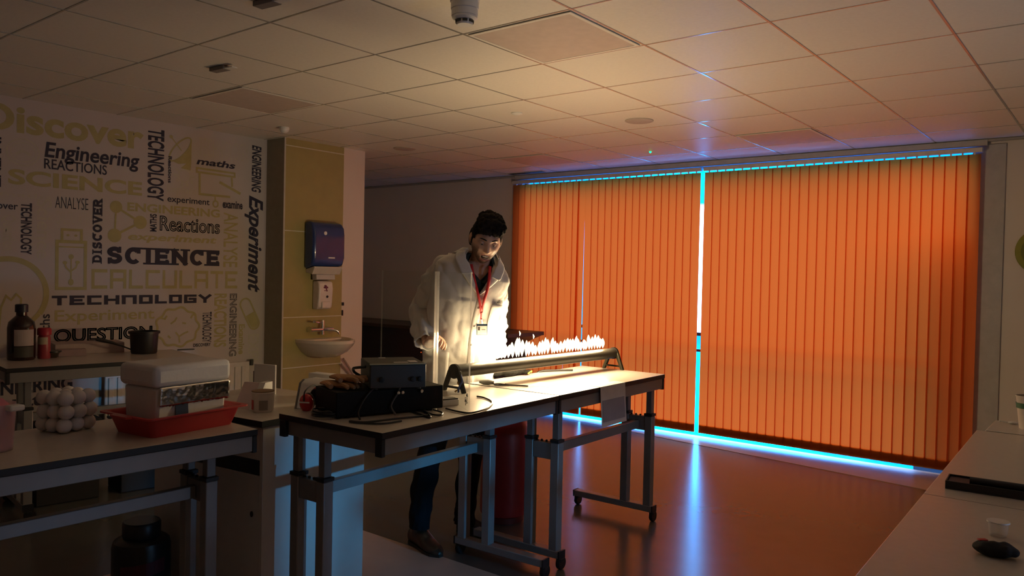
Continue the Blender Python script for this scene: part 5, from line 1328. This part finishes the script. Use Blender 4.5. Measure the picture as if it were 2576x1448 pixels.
# mouth, teeth, eyes, brows
def hobj(name, mb, m, parent=body): return obj(name, MB().add([tuple(HW(*v)) for v in mb.v], mb.f, 0), m, parent, smooth=True, angle=60)
hobj('mouth', MB().sphere((0, .070, -.0575), 1, 16, 10, sc=(.0205, .0075, .0118)), mat('mouth_dark', (.05, .010, .008), .5))
tb2 = MB(); tb2.rings([[(.016*math.sin(a), .0775+.0095*math.cos(a)-.0065, z) for a in np.linspace(-1.1, 1.1, 12)] for z in (-.0475, -.0535)], closed=False, caps=False)
o = hobj('teeth', tb2, mat('teeth', (.62, .55, .46), .3)); o.modifiers.new('solid', 'SOLIDIFY').thickness = .003
for s in (-1, 1):
    ey = hobj('eye', MB().sphere((s*.031, .0725, .0185), .0115, 18, 12), mat('eye_white', (.55, .5, .46), .2))
    hobj('iris', MB().sphere((s*.0315, .0815, .0145), .0048, 12, 8), mat('iris_dark', (.02, .012, .008), .2), ey)
    lid = MB(); lid.rings([[(s*.031+.0135*math.cos(a)*math.sin(b), .0725+.0132*math.sin(b)*math.sin(a)*.98, .0190+.0128*math.cos(b)) for a in np.linspace(0, PI, 14)] for b in np.linspace(.2, 1.75, 9)], closed=False, caps=False)
    hobj('eyelid', lid, M_skin, ey)
    br = MB(); br.tube([(s*(.012+.036*k/6), .0935-.0135*(k/6)**1.6, .0385+.0055*math.sin(PI*.7*k/6)) for k in range(7)], [.0018, .0028, .0033, .0032, .0028, .0022, .0014], 8)
    hobj('eyebrow', br, M_hair)
# hair: short sides and a tall quiff
hb = MB()
hb.sphere((0, -.010, .040), 1, 30, 22, sc=(.0805, .0985, .092))
for k in range(40):
    rn = random.Random(k+50); x = rn.uniform(-.055, .058); y = rn.uniform(-.06, .075); z = .095+.045*(1-(x/.075)**2)*(1-(y/.13)**2)+.010*rn.random()
    hb.sphere((x, y, z-.012), 1, 10, 8, sc=(rn.uniform(.018, .028), rn.uniform(.02, .03), rn.uniform(.02, .03)))
hb.sphere((.03, .072, .09), 1, 14, 10, sc=(.036, .026, .036)); hb.sphere((-.025, .074, .083), 1, 14, 10, sc=(.034, .024, .028)); hb.sphere((.062, .055, .10), 1, 12, 8, sc=(.02, .022, .03)); hb.sphere((.0, .06, .115), 1, 14, 10, sc=(.05, .03, .03))
for s in (-1, 1): hb.sphere((s*.0735, .012, .012), 1, 12, 10, sc=(.006, .011, .030)); hb.sphere((s*.066, -.05, .0), 1, 14, 10, sc=(.018, .04, .05))
hme = applied(hb, [('REMESH', dict(mode='VOXEL', voxel_size=.004))], 'hair')
keep = MB(); 
for v in hme.vertices:
    q = Vector(v.co)
    if q.y > .045 and q.z < .064+.004*noise.noise(q*70) : q.y = min(q.y, .062-(.064-q.z)*1.2)
    st = noise.noise(Vector((q.x*110, q.y*38, q.z*38)))*.0055+noise.noise(q*26)*.004
    q += Vector(v.normal)*st*(1 if q.z > .05 else .45)
    v.co = HW(*q)
obj('hair', hme, M_hair, man, smooth=True, angle=180)
# lanyard with card
M_lan = mat('lanyard_red', (.60, .015, .02), .6)
def ribbon(pts, w2, name, parent, m):
    path = smooth_path(pts, 6); mb = MB(); rs = []
    for i, p in enumerate(path):
        t_ = (path[min(i+1, len(path)-1)]-path[max(i-1, 0)]).normalized(); sdv = t_.cross(FWD).normalized(); rs.append([tuple(p-sdv*w2), tuple(p+sdv*w2)])
    mb.rings(rs, closed=False, caps=False); o = obj(name, mb, m, parent, smooth=True, angle=180); o.modifiers.new('solid', 'SOLIDIFY').thickness = .0015; return o
lan = None
def SP(px, py, off):
    """point on the chest seen at a given column: search the angle"""
    best = None
    for th in np.linspace(.25, 2.9, 160):
        q = S(py, th, off); w = CM @ (np.array(q+ORG)-CAM); u = w[0]/w[2]*F_PX+CX
        if best is None or abs(u-px) < best[0]: best = (abs(u-px), q)
    return best[1]
l1 = ribbon([SP(1233, 664, .024), SP(1231, 690, .026), SP(1226, 720, .026), SP(1218, 752, .028), SP(1212, 780, .03)], .0075, 'lanyard', man, M_lan)
ribbon([SP(1186, 668, .0), SP(1193, 700, .008), SP(1203, 735, .022), SP(1208, 765, .028), SP(1211, 782, .031)], .0065, 'second_strap', l1, M_lan)
ribbon([SP(1211, 778, .031), SP(1211, 796, .032)], .0062, 'strap_end', l1, M_lan)
obj('clip', MB().tube([SP(1211, 796, .034), SP(1212, 806, .034)], .004, 8), M_chrome, l1, smooth=True)
bc = SP(1213, 821, .036); n_ = FWD; u_ = LFT
Rb = Matrix((u_, FWD, UP)).transposed()
def card(c, w2, h2, t_, off=0.0): return MB().box(tuple(c+FWD*off), (w2, t_, h2), R=Rb)
cd = obj('id_card', card(bc, .060, .058, .003), mat('card_holder', (.01, .03, .06), .4), l1)
obj('card_face', card(bc-UP*.004, .054, .046, .001, .0022), mat('card_white', (.68, .66, .62), .4), cd)
obj('portrait', card(bc+LFT*-.017+UP*.004, .010, .018, .0006, .0032), mat('portrait_dark', (.05, .035, .03), .5), cd)
obj('card_print', card(bc+LFT*.008-UP*.002, .02, .003, .0006, .0032), mat('print_grey', (.3, .3, .3), .5), cd)
